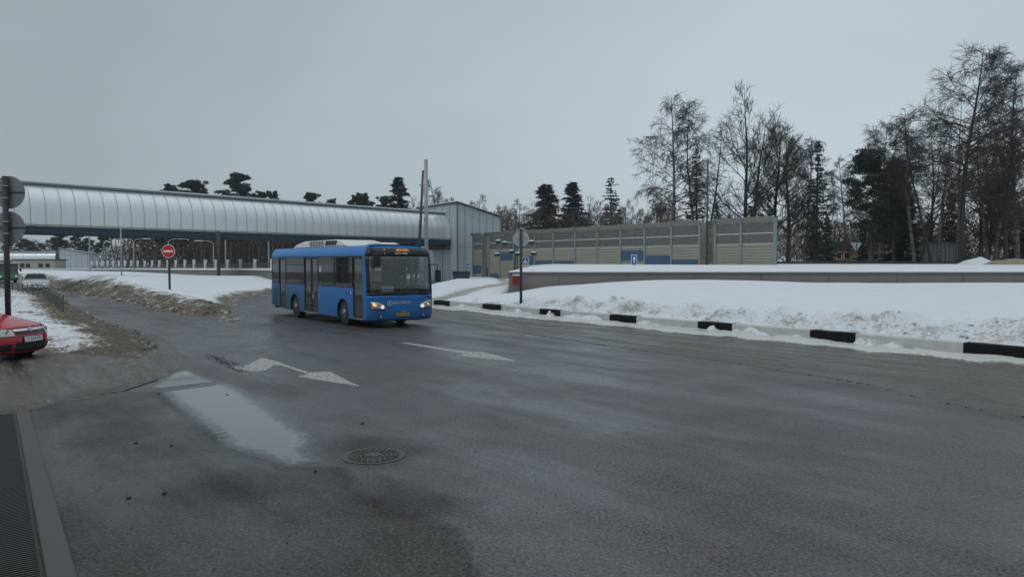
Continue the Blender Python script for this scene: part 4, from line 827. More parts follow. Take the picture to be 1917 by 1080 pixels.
# headlights
for sy in (-1, 1):
    sh = lambda u, v, sy=sy: (sy*(1.17-.50*u*(1-.0*v)), .66+(.27-.15*u**2.2)*v)
    hl = front('headlight', 0, 0, 0, 0, .012, m_black, 10, 5, shp=lambda u, v, sy=sy: (sy*(1.19-.54*u), .64+(.31-.16*u**2.2)*v))
    front('lens', 0, 0, 0, 0, .02, m_lampc, 10, 5, shp=sh, parent=hl)
    for yy, zz, rr_, mt in ((.78, .745, .065, m_lwhite), (1.08, .845, .055, m_amb if sy < 0 else m_lampc), (.95, .77, .05, m_chrome), (1.02, .80, .03, m_amb if sy < 0 else m_lwhite)):
        p = fp(sy*yy, zz, .024); MB().tube([p, p+Vector((.012, -sy*.002, 0))], rr_, 16).build('bulb', mt, hl)
    p = fp(sy*.83, .42, -.01); fl_ = MB().tube([p, p+Vector((.03, 0, 0))], .07, 18).build('fog_lamp', m_black, bus); p = fp(sy*.83, .42, .022); MB().tube([p, p+Vector((.008, 0, 0))], .045, 18).build('lens', m_lampc, fl_)
# plate and lettering
front('number_plate', -.26, .26, .405, .52, .03, m_plate, 4, 3, smooth=False); text('plate_text', 'ЕК 113 50', .105, lambda x, y: fp(x, y+.463, .034), m_black, bus)
em = MB(); 
for k in range(24): a = 2*math.pi*k/24; a2 = 2*math.pi*(k+1)/24; em.bar(fp(-.50+.085*math.cos(a), .87+.085*math.sin(a), .008), fp(-.50+.085*math.cos(a2), .87+.085*math.sin(a2), .008), .012)
em.bar(fp(-.52, .82, .008), fp(-.52, .92, .008), .014).bar(fp(-.52, .92, .008), fp(-.47, .92, .008), .012).bar(fp(-.52, .87, .008), fp(-.48, .87, .008), .012).bar(fp(-.52, .82, .008), fp(-.47, .82, .008), .012); em.build('emblem', m_swh, bus)
text('operator_name', 'МОСТРАНС', .125, lambda x, y: fp(-x*-1*.95-.03, y+.87, .008), m_swh, bus)
text('small_lettering', '•••••', .08, lambda x, y: fp(x+.05, y+.575, .012), m_swh, bus)
# destination display: amber route number and two rows of amber lights
m_led = emis('amber_leds', (1, .42, .16), .45); m_ledw = emis('pale_leds', (.8, .72, .5), .3); b = MB()
b.bar(fp(-.62, 2.55, .008), fp(-.62, 2.74, .008), .01, .022).bar(fp(-.66, 2.71, .008), fp(-.62, 2.74, .008), .01, .018); b.build('route_number', m_ledw, bus); b = MB(); rr = random.Random(9); y = -.18
while y < .38:
    w_ = rr.choice((.012, .018, .03)); b.bar(fp(y, 2.67, .008), fp(y, 2.74, .008), .01, w_*.7) if rr.random() < .6 else b.bar(fp(y, 2.735, .008), fp(y+w_, 2.735, .008), .01, .014); b.bar(fp(y, 2.675, .008), fp(y+.02, 2.675, .008), .008, .01); y += .034
b.build('destination_row', m_led, bus); b = MB(); y = -.2
while y < .30: b.bar(fp(y, 2.56, .008), fp(y, 2.62, .008), .01, .009) if rr.random() < .6 else b.bar(fp(y, 2.59, .008), fp(y+.02, 2.59, .008), .01, .009); y += .034
b.build('destination_row', m_ledw, bus)
# wipers, mirrors
w_ = MB(); w_.tube([fp(.95, 1.16, .03), fp(.70, 1.33, .04)], .013, 6).tube([fp(-.12, 1.34, .045), fp(.72, 1.335, .045)], .012, 6); w_.build('wiper', m_black, bus)
w_ = MB(); w_.tube([fp(.15, 1.16, .03), fp(-.1, 1.25, .04)], .013, 6).tube([fp(-.95, 1.26, .045), fp(-.08, 1.255, .045)], .010, 6); w_.build('wiper', m_black, bus)
mr_ = MB().tube([fp(-1.10, 2.70, 0), Vector((.10, -1.22, 2.72)), Vector((.20, -1.16, 2.58))], .03, 8).build('mirror_arm', m_black, bus, True)
bevel(MB().box((.20, -1.08, 2.36), (.12, .27, .46)).build('mirror', m_black, bus), .03, 3)
MB().tube([fp(1.18, 2.2, 0), Vector((.02, 1.38, 2.2)), Vector((.02, 1.40, 2.0))], .02, 8).build('mirror_arm', m_black, bus, True); bevel(MB().box((.02, 1.42, 1.80), (.10, .20, .42)).build('mirror', m_black, bus), .03, 3)
# wheels
for c_, sy in ((2.18, -1), (7.03, -1), (2.18, 1), (7.03, 1)):
    y0 = sy*(HW-.07); wh = MB().tube([(-c_, y0-sy*.28, .48), (-c_, y0-sy*.02, .48), (-c_, y0, .48)], [.48, .48, .44], 36).build('wheel', m_rubber, bus, False); bevel(wh, .02)
    MB().tube([(-c_, y0, .48), (-c_, y0+sy*.012, .48)], [.30, .27], 30).build('rim', m_dsteel, wh); hb = MB().tube([(-c_, y0+sy*.01, .48), (-c_, y0+sy*.05, .48)], [.11, .08], 18)
    for k in range(10): a = 2*math.pi*k/10; hb.tube([(-c_+.17*math.cos(a), y0+sy*.005, .48+.17*math.sin(a)), (-c_+.17*math.cos(a), y0+sy*.035, .48+.17*math.sin(a))], .018, 6)
    hb.build('hub', m_steel, wh)
    MB().grid(lambda a, y: (-c_+.515*math.cos(a), y, .46+.515*math.sin(a)), lin(-.15, math.pi+.15, 20), [sy*(HW-.045), sy*(HW-.5)]).build('wheel_well', m_black, bus)
# inside: dashboard, partition, seats, rails, driver
bevel(MB().box((-.55, 0, 1.0), (.5, 2.3, .42)).box((-.8, .55, 1.15), (.4, .9, .28)).build('dashboard', m_int, bus), .05)
MB().box((-2.0, .70, 1.35), (.05, 1.0, 1.7)).build('partition', m_int, bus)
for x in (-3.2, -4.1, -6.2, -7.0, -7.8, -8.6):
    for y in (-.8, .8):
        if y < 0 and -5.8 < x < -3.9: continue
        z0 = .8 if x > -6 else 1.0
        st = bevel(MB().box((x, y, z0), (.45, .8, .12)).box((x-.22, y, z0+.38), (.10, .8, .7)).build('passenger_seat', m_seat, bus), .03)
m_intl = M('bus_interior_pale', (.40, .41, .40), .6, var=.1); pl_ = MB()
for x in (-1.6, -3.2, -4.9, -6.6, -8.3): pl_.box((x, HW-.06, 1.95), (.12, .05, 1.2))
for z in (2.54, 1.36): pl_.box((-5, HW-.06, z), (9.2, .06, .10))
pl_.build('inner_wall', m_intl, bus); MB().box((-LN+.35, 0, 1.5), (.05, 2.3, 2.1)).build('inner_rear_wall', M('rear_lining', (.16, .16, .155), .7), bus); MB().box((-.9, 1.12, 1.92), (1.0, .03, .05)).box((-.9, 1.12, 1.45), (1.0, .03, .05)).box((-.42, 1.12, 1.68), (.05, .03, .5)).build('driver_window_frame', m_intl, bus)
bevel(MB().box((-1.0, -.15, 1.28), (.35, .5, .30)).build('ticket_machine', m_intl, bus), .03)
pr = MB()
for x, y in ((-.95, -.62), (-1.15, -.62), (-1.3, -1.1), (-3.9, -.9), (-5.8, -.9), (-4.9, .3), (-3.0, -.4), (-6.8, -.4)): pr.tube([(x, y, .38), (x, y, 2.68)], .02, 8)
pr.tube([(-1.15, -.62, 1.3), (-1.3, -1.1, 1.3)], .018, 6).tube([(-2, -.4, 2.3), (-8.5, -.4, 2.3)], .018, 6); pr.build('handrail', m_yel, bus)
stw = MB(); c0 = Vector((-.98, .62, 1.32)); ax_ = Vector((-.45, 0, 1)).normalized(); u_ = Vector((0, 1, 0)); v_ = ax_.cross(u_)
for k in range(24): a = 2*math.pi*k/24; a2 = 2*math.pi*(k+1)/24; stw.tube([c0+(u_*math.cos(a)+v_*math.sin(a))*.23, c0+(u_*math.cos(a2)+v_*math.sin(a2))*.23], .016, 6, False)
stw.tube([c0-ax_*.3, c0], .03, 8).bar(c0-u_*.22, c0+u_*.22, .02); stw.build('steering_wheel', m_black, bus)
def skinned(name, pts, edges, rad, mat, root=0, lv=2):
    me = bpy.data.meshes.new(name); me.from_pydata([tuple(p) for p in pts], edges, []); me.materials.append(mat); o = bpy.data.objects.new(name, me); C.objects.link(o)
    s = o.modifiers.new('skin', 'SKIN'); s.use_smooth_shade = True; me.skin_vertices or None
    if not me.skin_vertices: me.skin_vertices.new() if hasattr(me.skin_vertices, 'new') else None
    for i, r_ in enumerate(rad): r_ = r_ if isinstance(r_, tuple) else (r_, r_); me.skin_vertices[0].data[i].radius = r_; me.skin_vertices[0].data[i].use_root = (i == root)
    ss = o.modifiers.new('sub', 'SUBSURF'); ss.levels = lv; ss.render_levels = lv; return o
# the driver sits behind the wheel, hands on the rim
P = [(0, 0, 0), (.02, 0, .16), (.05, 0, .34), (.06, 0, .50), (.07, 0, .60), (.08, .0, .66),
     (.06, .17, .50), (.20, .27, .28), (.40, .20, .36), (.06, -.17, .50), (.20, -.27, .28), (.40, -.20, .36),
     (.02, .10, -.01), (.44, .14, .04), (.52, .14, -.40), (.02, -.10, -.01), (.44, -.14, .04), (.52, -.14, -.40), (.62, .14, -.43), (.62, -.14, -.43)]
Ed = [(0, 1), (1, 2), (2, 3), (3, 4), (4, 5), (3, 6), (6, 7), (7, 8), (3, 9), (9, 10), (10, 11), (0, 12), (12, 13), (13, 14), (0, 15), (15, 16), (16, 17), (14, 18), (17, 19)]
R_ = [(.16, .13), (.15, .12), (.17, .13), (.15, .12), .06, .055, .075, .052, .036, .075, .052, .036, .10, .075, .05, .10, .075, .05, .04, .04]
DP = Vector((-1.45, .62, .95)); dr_ = empty('person', (0, 0, 0), 0, 'bus driver in a dark jacket seated at the wheel behind the windscreen', 'person')
dr_.matrix_world = Matrix.Translation(bus.location) @ Matrix.Rotation(math.atan2(hd.y, hd.x), 4, 'Z') @ Matrix.Translation(DP)
m_cl = M('dark_jacket', (.018, .018, .024), .85, var=.3, vs=10); m_skin = M('skin', (.42, .26, .19), .55, var=.08); m_hair = M('dark_hair', (.02, .015, .012), .7)
o = skinned('body', P, Ed, R_, m_cl); o.parent = dr_
hdm = MB()
def headf(a, b):
    x = math.sin(a)*math.cos(b); y = math.sin(a)*math.sin(b); z = math.cos(a); rx = .098*(1+.06*(x > 0)); w = .078*(1-.18*max(0, -z)); q = Vector((.10+x*rx, y*w, .80+z*.125))
    if x > .7 and -.25 < z < .15: q.x += .022*(1-abs(y)*3) if abs(y) < .3 else -.006
    return q
hdm.grid(headf, lin(.001, math.pi-.001, 18), lin(-math.pi, math.pi, 25)); o = hdm.build('head', m_skin, dr_, True)
for s in (-1, 1): MB().tube([(.10, s*.078, .80), (.10, s*.092, .80)], [.03, .022], 10).build('ear', m_skin, o); MB().tube([(.192, s*.032, .815), (.200, s*.032, .815)], .011, 8).build('eye', m_black, o)
MB().box((.196, 0, .735), (.01, .045, .010)).build('mouth', M('lip', (.25, .08, .07), .5), o)
MB().grid(lambda a, b: Vector((.092, 0, .808))+(headf(a, b)-Vector((.10, 0, .80)))*1.09, lin(.001, 1.25, 10), lin(-math.pi, math.pi, 25)).build('hair', m_hair, dr_, True)
for s in (-1, 1):
    b0 = Vector((.42, s*.20, .365)); hpts = [b0, b0+Vector((.05, 0, .005))]; he = [(0, 1)]; hr = [(.03, .02), (.036, .018)]
    for k in range(4):
        i0 = len(hpts); yy = s*(-.027+.018*k); hpts += [b0+Vector((.085, yy, .012)), b0+Vector((.115+.004*(1 if k in (1, 2) else 0), yy, -.006)), b0+Vector((.105, yy, -.032))]; he += [(1, i0), (i0, i0+1), (i0+1, i0+2)]; hr += [.010, .0095, .0085]
    i0 = len(hpts); hpts += [b0+Vector((.045, -s*.04, -.005)), b0+Vector((.075, -s*.052, -.022))]; he += [(1, i0), (i0, i0+1)]; hr += [.012, .010]
    o = skinned('hand', hpts, he, hr, m_skin, lv=1); o.parent = dr_
MB().box((-1.55, .62, .80), (.5, .5, .12)).box((-1.76, .62, 1.2), (.12, .5, .8)).build('driver_seat', m_seat, bus)
# ------------------------------------------------------------------ cars
def car(label, loc, ang, col, plate_txt, detail=True, Lc=4.25, SW=.875, hs=1.0, suv=0):
    r = empty('parked_car' if detail else 'moving_car', loc, ang, label, 'car'); paint = M('car_paint', col, .28, 0, var=.06, vs=4, coat=.6)
    prof = [(-.16, .17), (-.06, .21), (-.01, .30), (0, .40), (-.005, .50), (-.03, .58), (-.07, .64), (-.13, .70), (-.24, .755), (-.45, .81), (-.75, .88), (-1.15, .955), (-1.62, 1.03)]
    prof = [(x, z*hs) for x, z in prof]
    # cumulative parameter
    def P(t):
        t = max(0, min(len(prof)-1.0001, t)); i = int(t); f = t-i; a = prof[max(0, i-1)]; b = prof[i]; c = prof[i+1]; d_ = prof[min(len(prof)-1, i+2)]
        q = [.5*((2*b[k])+(-a[k]+c[k])*f+(2*a[k]-5*b[k]+4*c[k]-d_[k])*f*f+(-a[k]+3*b[k]-3*c[k]+d_[k])*f**3) for k in (0, 1)]; return q
    def S_(t, y, o=0):
        x, z = P(t); a = abs(y)/SW; tt = t/12; back = .42*a**3*(1-max(0, tt-.55)*1.6); zz = z-(.09*a**4 if t > 7 else 0); x2 = x-max(0, back)
        nx, nz = (1, 0) if t < 5.5 else ((.6, .8) if t < 9 else (.1, 1)); return Vector((x2+nx*o, y, zz+nz*o))
    ys = lin(-SW, SW, 31)
    def patch(name, t0, t1, y0, y1, o, mat, nt=10, ny=16, parent=None, f=None):
        g = f or (lambda u, v: (t0+(t1-t0)*u, y0+(y1-y0)*v)); m = MB(); m.grid(lambda u, v: S_(*g(u, v), o), lin(0, 1, nt), lin(0, 1, ny)); return m.build(name, mat, parent or r, True)
    patch('bumper', 0, 7.2, -SW, SW, 0, paint, 30, 31); hood = patch('bonnet', 7.55, 12, -SW+.03, SW-.03, .006, paint, 20, 31); patch('bonnet_gap', 7.1, 7.65, -SW, SW, -.004, m_black, 4, 31)
    patch('front_wing', 7.2, 12, -SW, SW, -.004, paint, 20, 31)
    b = MB()    # sides, rear and cabin
    wheelx = (-.88, -.88-2.6*Lc/4.25)
    def low(x):
        z = .20*hs
        for w in wheelx:
            d_ = abs(x-w)
            if d_ < .37: z = max(z, .30+math.sqrt(.37**2-d_**2))
        return z
    X = sorted(set(lin(-.42, -Lc, 60)+[w+s*.371 for w in wheelx for s in (-1, 1)]), reverse=True)
    belt = lambda x: (np.interp(-x, [.42, .8, 1.3, 2.5, 3.8, Lc], [.71, .80, .90, .94, .96, .92]))*hs+suv*0
    for s in (-1, 1):
        b.grid(lambda x, v: (x, s*(SW+.012*math.sin(math.pi*v)-.03*(v > .98)-(.06 if x < -Lc+.3 else 0)*(-x-Lc+.3)/.3), low(x)+(belt(x)-low(x))*v), X, lin(0, 1, 8))
    b.grid(lambda y, v: (-Lc-.03+.25*(v-.4)**2*-.3, y, (.25+.68*v)*hs), lin(-SW, SW, 8), lin(0, 1, 6)); b.build('body_side', paint, r, True)
    bl_ = lambda x: belt(x)
    cab = [(-1.58, 1.0, .80, 0), (-2.30, 1.40+suv, .60, 1), (-2.8, 1.455+suv, .58, 1), (-3.3, 1.42+suv, .58, 1), (-Lc+.12, .98, .76, 0)]
    g = MB(); rows = []
    for (x, z, hw_, t_) in cab: z *= hs; rows.append([(x, -SW+.03, bl_(x)-.02)]+[(x, -SW+.03+(SW-.03-hw_)*k/4, bl_(x)-.02+(z-.03-bl_(x)+.02)*k/4) for k in range(1, 5)]+[(x+.0, -hw_+2*hw_*k/8, z-.02*abs(k-4)/4) for k in range(1, 8)]+[(x, SW-.03-(SW-.03-hw_)*k/4, bl_(x)-.02+(z-.03-bl_(x)+.02)*k/4) for k in range(4, -1, -1)])
    g.grid(lambda i, j: rows[i][j], range(len(rows)), range(len(rows[0]))); g.build('greenhouse', glass('car_glass', (.25, .27, .28), .45) if 'car_glass' not in bpy.data.materials else bpy.data.materials['car_glass'], r)
    rfm = MB().grid(lambda i, j: Vector(rows[i][j])+Vector((0, 0, .015)), [1, 2, 3], range(4, 13)); rfm.build('roof', paint, r, True)
    pm = MB()
    for s in (0, 1):
        for i in range(len(rows)-1): a_, b_ = Vector(rows[i][4 if s == 0 else 12]), Vector(rows[i+1][4 if s == 0 else 12]); pm.bar(a_, b_, .07, .04)
        for i in (2,): a_, b_ = Vector(rows[i][0 if s == 0 else 16]), Vector(rows[i][4 if s == 0 else 12]); pm.bar(a_, b_, .03, .08)
    pm.build('pillar', paint, r)
    MB().box((-2.3, 0, .72), (2.2, 1.5, .4)).box((-2.0, -.4, 1.05), (.15, .45, .4)).box((-2.0, .4, 1.05), (.15, .45, .4)).build('interior', m_int, r)
    for s in (-1, 1): bevel(MB().box((-1.85, s*(SW+.10), 1.02*hs), (.10, .18, .13)).build('mirror', paint, r), .03, 3)
    for w in wheelx:
        for s in (-1, 1):
            wh = bevel(MB().tube([(w, s*(SW-.24), .31), (w, s*(SW-.04), .31)], .31, 28).build('wheel', m_rubber, r), .02); rm = MB().tube([(w, s*(SW-.04), .31), (w, s*(SW-.025), .31)], .20, 24)
            for k in range(5): a = 2*math.pi*k/5; rm.bar((w, s*(SW-.02), .31), (w+.19*math.cos(a), s*(SW-.02), .31+.19*math.sin(a)), .02, .05)
            rm.build('rim', m_steel, wh)
            MB().grid(lambda a, y: (w+.365*math.cos(a), y, .30+.365*math.sin(a)), lin(-.2, math.pi+.2, 16), [s*(SW-.02), s*(SW-.45)]).build('wheel_well', m_black, r)
    # face of the car
    patch('grille', 5.1, 6.9, -.40, .40, .008, m_black, 6, 14); patch('grille_bar', 6.05, 6.75, -.42, .42, .022, m_chrome, 5, 14)
    e = S_(6.4, 0, .03); MB().tube([e, e+Vector((.012, 0, .003))], .055, 20).build('badge', m_chrome, r)
    for s in (-1, 1):
        hlf = lambda u, v, s=s: (4.75+(2.35+.9*v)*u*(1-.15*(1-v)), s*(.44+.42*v))
        h_ = patch('headlight', 0, 0, 0, 0, .010, m_chrome, 8, 10, f=hlf)
        hlg = lambda u, v, s=s: (4.85+(2.1+.8*v)*u*(1-.15*(1-v)), s*(.455+.385*v)); patch('lens', 0, 0, 0, 0, .022, bpy.data.materials['frosted_lens'] if 'frosted_lens' in bpy.data.materials else M('frosted_lens', (.46, .50, .50), .12, .1, var=.25, vs=6), 8, 10, parent=h_, f=hlg)
        p = S_(5.9, s*.56, .03); MB().tube([p, p+Vector((.01, 0, 0))], .05, 14).build('bulb', m_lwhite if not detail else m_chrome, h_)
        patch('fog_recess', 1.4, 3.0, s*.80, s*.50, .008, m_black, 5, 8)
    patch('lower_intake', 1.2, 3.3, -.44, .44, .008, m_black, 6, 14); patch('intake_bar', 2.1, 2.35, -.44, .44, .02, m_dsteel, 3, 14)
    patch('plate_frame', 3.15, 4.55, -.275, .275, .030, m_black, 3, 6); patch('number_plate', 3.25, 4.45, -.262, .262, .036, m_swh, 3, 6)
    if detail: text('plate_text', plate_txt, .10, lambda x, y: S_(3.87+y/.095, x, .041), m_black, r)
    patch('bumper_groove', 4.62, 4.74, -.80, .80, .004, m_black, 2, 20); patch('chin', 0, .6, -.6, .6, .006, m_black, 3, 12)
    return r
ca = math.radians(-7); fw = Vector((math.cos(ca), math.sin(ca), 0))
pc = AT(62, 640, 16.75); car('red hatchback parked at the left edge with dirty headlight', (pc.x, 16.75, .02), ca, (.44, .010, .026), 'Х 514 ХА', True, 4.25, .875, 1.06)
cw = G(70, 548.5); car('white car driving towards the junction on the left road', (cw.x-.1, cw.y, 0), math.atan2(-.80, .52), (.55, .57, .58), '', False, 4.3, .89, 1.0)
# green minibus far on the left road
gb = G(16, 529); r = empty('minibus', (gb.x, gb.y, 0), math.atan2(-.70, .72), 'green minibus following the white car at the left edge', 'minibus'); m_green = M('bus_green', (.04, .26, .12), .35, var=.15, coat=.3)
m_wh2 = M('white_paint', (.6, .62, .62), .4)
def gf(y, z): return -.08*(abs(y)/1.0)**4-.22*max(0, (z-1.1)/1.2)**1.3
bd_ = MB().grid(lambda y, z: (gf(y, z), y, z), lin(-1, 1, 14), lin(.28, 1.15, 6)); bd_.grid(lambda x, z: (x, -1, z), lin(-.08, -6, 4), [.28, 1.2]); bd_.grid(lambda x, z: (x, 1, z), lin(-.08, -6, 4), [.28, 1.2]); bd_.grid(lambda y, z: (-6, y, z), [-1, 1], [.28, 2.25]); bd_.build('body', m_green, r, False)
MB().grid(lambda y, z: (gf(y, z), y, z), lin(-.92, .92, 14), lin(1.15, 1.85, 6)).build('windscreen', bpy.data.materials['car_glass'], r)
MB().grid(lambda y, z: (gf(y, z)+.0, y, z), lin(-1, 1, 14), lin(1.85, 2.15, 4)).build('display_band', M('brown_band', (.06, .05, .035), .5), r)
for s in (-1, 1): MB().box((-3.1, s*.985, 1.55), (5.6, .02, .7)).build('side_window', m_black, r); MB().box((-3.1, s*.98, 2.03), (5.8, .03, .26)).build('side_cantrail', m_green, r)
bevel(MB().box((-3.05, 0, 2.22), (5.9, 2.0, .16)).build('roof', m_wh2, r), .05)
MB().box((-3, 0, .7), (5.6, 1.9, .5)).build('interior', m_int, r)
for s in (-1, 1):
    h_ = MB().box((gf(.75, .7)+.0, s*.75, .72), (.04, .3, .18)).build('headlight', m_lampc, r); MB().box((gf(.75, .7)+.025, s*.75, .72), (.01, .14, .1)).build('bulb', m_lwhite, h_)
    bevel(MB().box((.15, s*1.16, 1.45), (.1, .2, .36)).build('mirror', m_black, r), .03)
    for w in (-1.0, -4.6): MB().tube([(w, s*.72, .36), (w, s*.97, .36)], .36, 20).build('wheel', m_rubber, r)
MB().grid(lambda y, z: (gf(y, z)+.02, y, z), lin(-.9, .9, 10), [.26, .42]).build('bumper', m_black, r)
# ------------------------------------------------------------------ trees
def prisms(name, segs, mat, n=3, parent=None):
    # segs: list of (p0, p1, r0, r1) -> open n-sided prisms, all in numpy
    A = np.array([s[0] for s in segs], float); B = np.array([s[1] for s in segs], float); r0 = np.array([s[2] for s in segs]); r1 = np.array([s[3] for s in segs])
    D = B-A; Ln = np.linalg.norm(D, axis=1, keepdims=True)+1e-9; D /= Ln; ref = np.where(np.abs(D[:, 2:3]) > .9, np.array([[1., 0, 0]]), np.array([[0, 0, 1.]]))
    U = np.cross(D, ref); U /= np.linalg.norm(U, axis=1, keepdims=True)+1e-9; Wv = np.cross(D, U); k = len(A); V = np.zeros((k, 2*n, 3))
    for j in range(n):
        a = 2*math.pi*j/n; o = U*math.cos(a)+Wv*math.sin(a); V[:, j] = A+o*r0[:, None]; V[:, n+j] = B+o*r1[:, None]
    base = (np.arange(k)*2*n)[:, None]; Fq = []
    for j in range(n): j2 = (j+1) % n; Fq.append(np.concatenate([base+j, base+j2, base+n+j2, base+n+j], 1))
    Fq = np.stack(Fq, 1).reshape(-1, 4); return rawmesh(name, V.reshape(-1, 3), Fq, mat, parent)
def rawmesh(name, V, Fq, mat, parent=None):
    q = Fq.shape[1]; me = bpy.data.meshes.new(name); me.vertices.add(len(V)); me.vertices.foreach_set('co', V.astype(np.float32).ravel()); me.loops.add(Fq.size); me.loops.foreach_set('vertex_index', Fq.astype(np.int32).ravel())
    me.polygons.add(len(Fq)); me.polygons.foreach_set('loop_start', np.arange(0, Fq.size, q, dtype=np.int32)); me.polygons.foreach_set('loop_total', np.full(len(Fq), q, dtype=np.int32)); me.update(calc_edges=True)
    me.materials.append(mat); o = bpy.data.objects.new(name, me); C.objects.link(o)
    if parent is not None: o.parent = parent
    return o
def cards(name, P, Dr, ln, wd, mat, parent, rng):
    # narrow leaf-sized triangles at points P pointing along Dr
    k = len(P); R = rng.normal(size=(k, 3)); S_ = np.cross(Dr, R); S_ /= np.linalg.norm(S_, axis=1, keepdims=True)+1e-9; ln = np.asarray(ln)[:, None]*np.ones((k, 1)); wd = np.asarray(wd)[:, None]*np.ones((k, 1))
    V = np.stack([P-S_*wd*.5, P+S_*wd*.5, P+Dr*ln], 1).reshape(-1, 3); return rawmesh(name, V, np.arange(3*k).reshape(-1, 3), mat, parent)
m_bark = M('dark_bark', (.030, .026, .024), .9, var=.4, vs=2); m_twig = M('twigs', (.042, .034, .032), .9, var=.3, vs=.5); m_twigr = M('reddish_twigs', (.085, .062, .055), .9, var=.3, vs=.5)
def birchbark():
    m, t, p = newmat('birch_bark'); n = noise(t, 2.5, 5, .7, (.6, .6, 3), 0); t.links.new(mixc(t, ramp(t, n, [(.42, 0.0), (.58, 1.0)]), (.035, .03, .03), (.17, .165, .16)), p.inputs['Base Color']); p.inputs['Roughness'].default_value = .85; return m
m_birch = birchbark(); m_pinebark = M('pine_bark', (.10, .058, .038), .9, var=.4, vs=1.5); m_needle = M('pine_needles', (.020, .030, .020), .8, var=.45, vs=.8); m_spruce = M('spruce_needles', (.014, .021, .016), .8, var=.45, vs=.8)
def unit(v): return v/(np.linalg.norm(v)+1e-9)
def grow(rng, p, d, L_, r, k, curve, wander, out, rmin=.008):
    pts = [p]; rr = [r]
    for i in range(k): d = unit(d+np.array([0, 0, curve/k])+rng.normal(size=3)*wander); q = p+d*L_/k; rn = max(rmin, r*(1-(i+1)/k*.75)); out.append((p, q, rr[-1], rn)); p = q; pts.append(p); rr.append(rn)
    return pts, rr, d
def bare(h, spread, seed, bark, twig, droop=0., start=.25, limbs=30, lean=0, forks=1, up=.9, r0=None, sub=10, tw=13, tr=.011, name='tree', density=1.):
    rng = np.random.default_rng(seed); T = []; B = []; Tw = []; root = bpy.data.objects.new(name, None); C.objects.link(root)
    r0 = r0 or h*.0125
    for f in range(forks):
        fa = rng.uniform(0, 6.28); d = unit(np.array([lean+(.16*math.cos(fa) if forks > 1 else 0), (.16*math.sin(fa) if forks > 1 else 0), 1.])); hh = h*(1 if f == 0 else rng.uniform(.8, .97))
        p0 = np.array([.25*math.cos(fa), .25*math.sin(fa), -.3]) if forks > 1 else np.array([0, 0, -.3]); k = 14; pts = [p0]; rr = [r0/math.sqrt(forks)]
        for i in range(k): d = unit(d+rng.normal(size=3)*.035+np.array([-lean*.05-.010*(pts[-1][0]-lean*pts[-1][2]*.6), -.010*pts[-1][1], .03])); pts.append(pts[-1]+d*hh/k/max(.8, d[2])); rr.append(max(.02, rr[0]*(1-(i+1)/k)**.85+.012))
        # exact top
        sc = hh/pts[-1][2]; pts = [q*np.array([1, 1, sc]) for q in pts]
        for i in range(k): T.append((pts[i], pts[i+1], rr[i], rr[i+1]))
        for li in range(int(limbs/forks)):
            t = start+(1-start)*((li+.5)/(limbs/forks))*.985; x = t*k; i = min(k-1, int(x)); fr = x-i; p = pts[i]*(1-fr)+pts[i+1]*fr; a = rng.uniform(0, 6.28); u = (t-start)/(1-start)
            Ll = spread*(math.sin(math.pi*min(1, .22+.78*u**.9))**.8*.95+.08)*rng.uniform(.7, 1.15); el = up*(.55+.6*u)*rng.uniform(.8, 1.2)
            d = unit(np.array([math.cos(a), math.sin(a), el])); lr = max(.015, rr[i]*.42*(1-.3*u)); lp, lrr, _ = grow(rng, p, d, Ll, lr, 5, -.35 if droop else .15, .10, B if lr < .05 else T)
            nsub = max(3, int(sub*min(1., .25+1.0*Ll/spread)))
            for s_ in range(nsub):
                ts = .22+.78*(s_+rng.random())/nsub; x2 = min(4.99, ts*5); j = int(x2); q = lp[j]+(lp[j+1]-lp[j])*(x2-j); dd = unit(unit(lp[j+1]-lp[j])+rng.normal(size=3)*.55+np.array([0, 0, .25*(1-droop)]))
                sp, sr, _ = grow(rng, q, dd, Ll*.42*(1.15-ts*.6)*rng.uniform(.6, 1.2)+.25, lrr[j]*.5, 3, -droop*.9, .16, B, tr)
                for w_ in range(int(tw*density*min(1.15, .35+.9*Ll/spread))):
                    tw_ = rng.uniform(.1, 1)*2.99; j2 = int(tw_); q2 = sp[j2]+(sp[j2+1]-sp[j2])*(tw_-j2); dd2 = unit(unit(sp[j2+1]-sp[j2])*.8+rng.normal(size=3)*.6+np.array([0, 0, -droop*1.2+.25*(1-droop)])); l2 = rng.uniform(.35, .9)*(1+.6*droop)*spread/5
                    m_ = q2+dd2*l2*.5; e_ = m_+unit(dd2+np.array([0, 0, -droop*1.3])+rng.normal(size=3)*.2)*l2*.5; Tw.append((q2, m_, tr, tr*.8)); Tw.append((m_, e_, tr*.8, tr*.4))
    prisms('trunk', T, bark, 7, root); cr_ = prisms('crown', B+Tw, twig, 3, root); return root
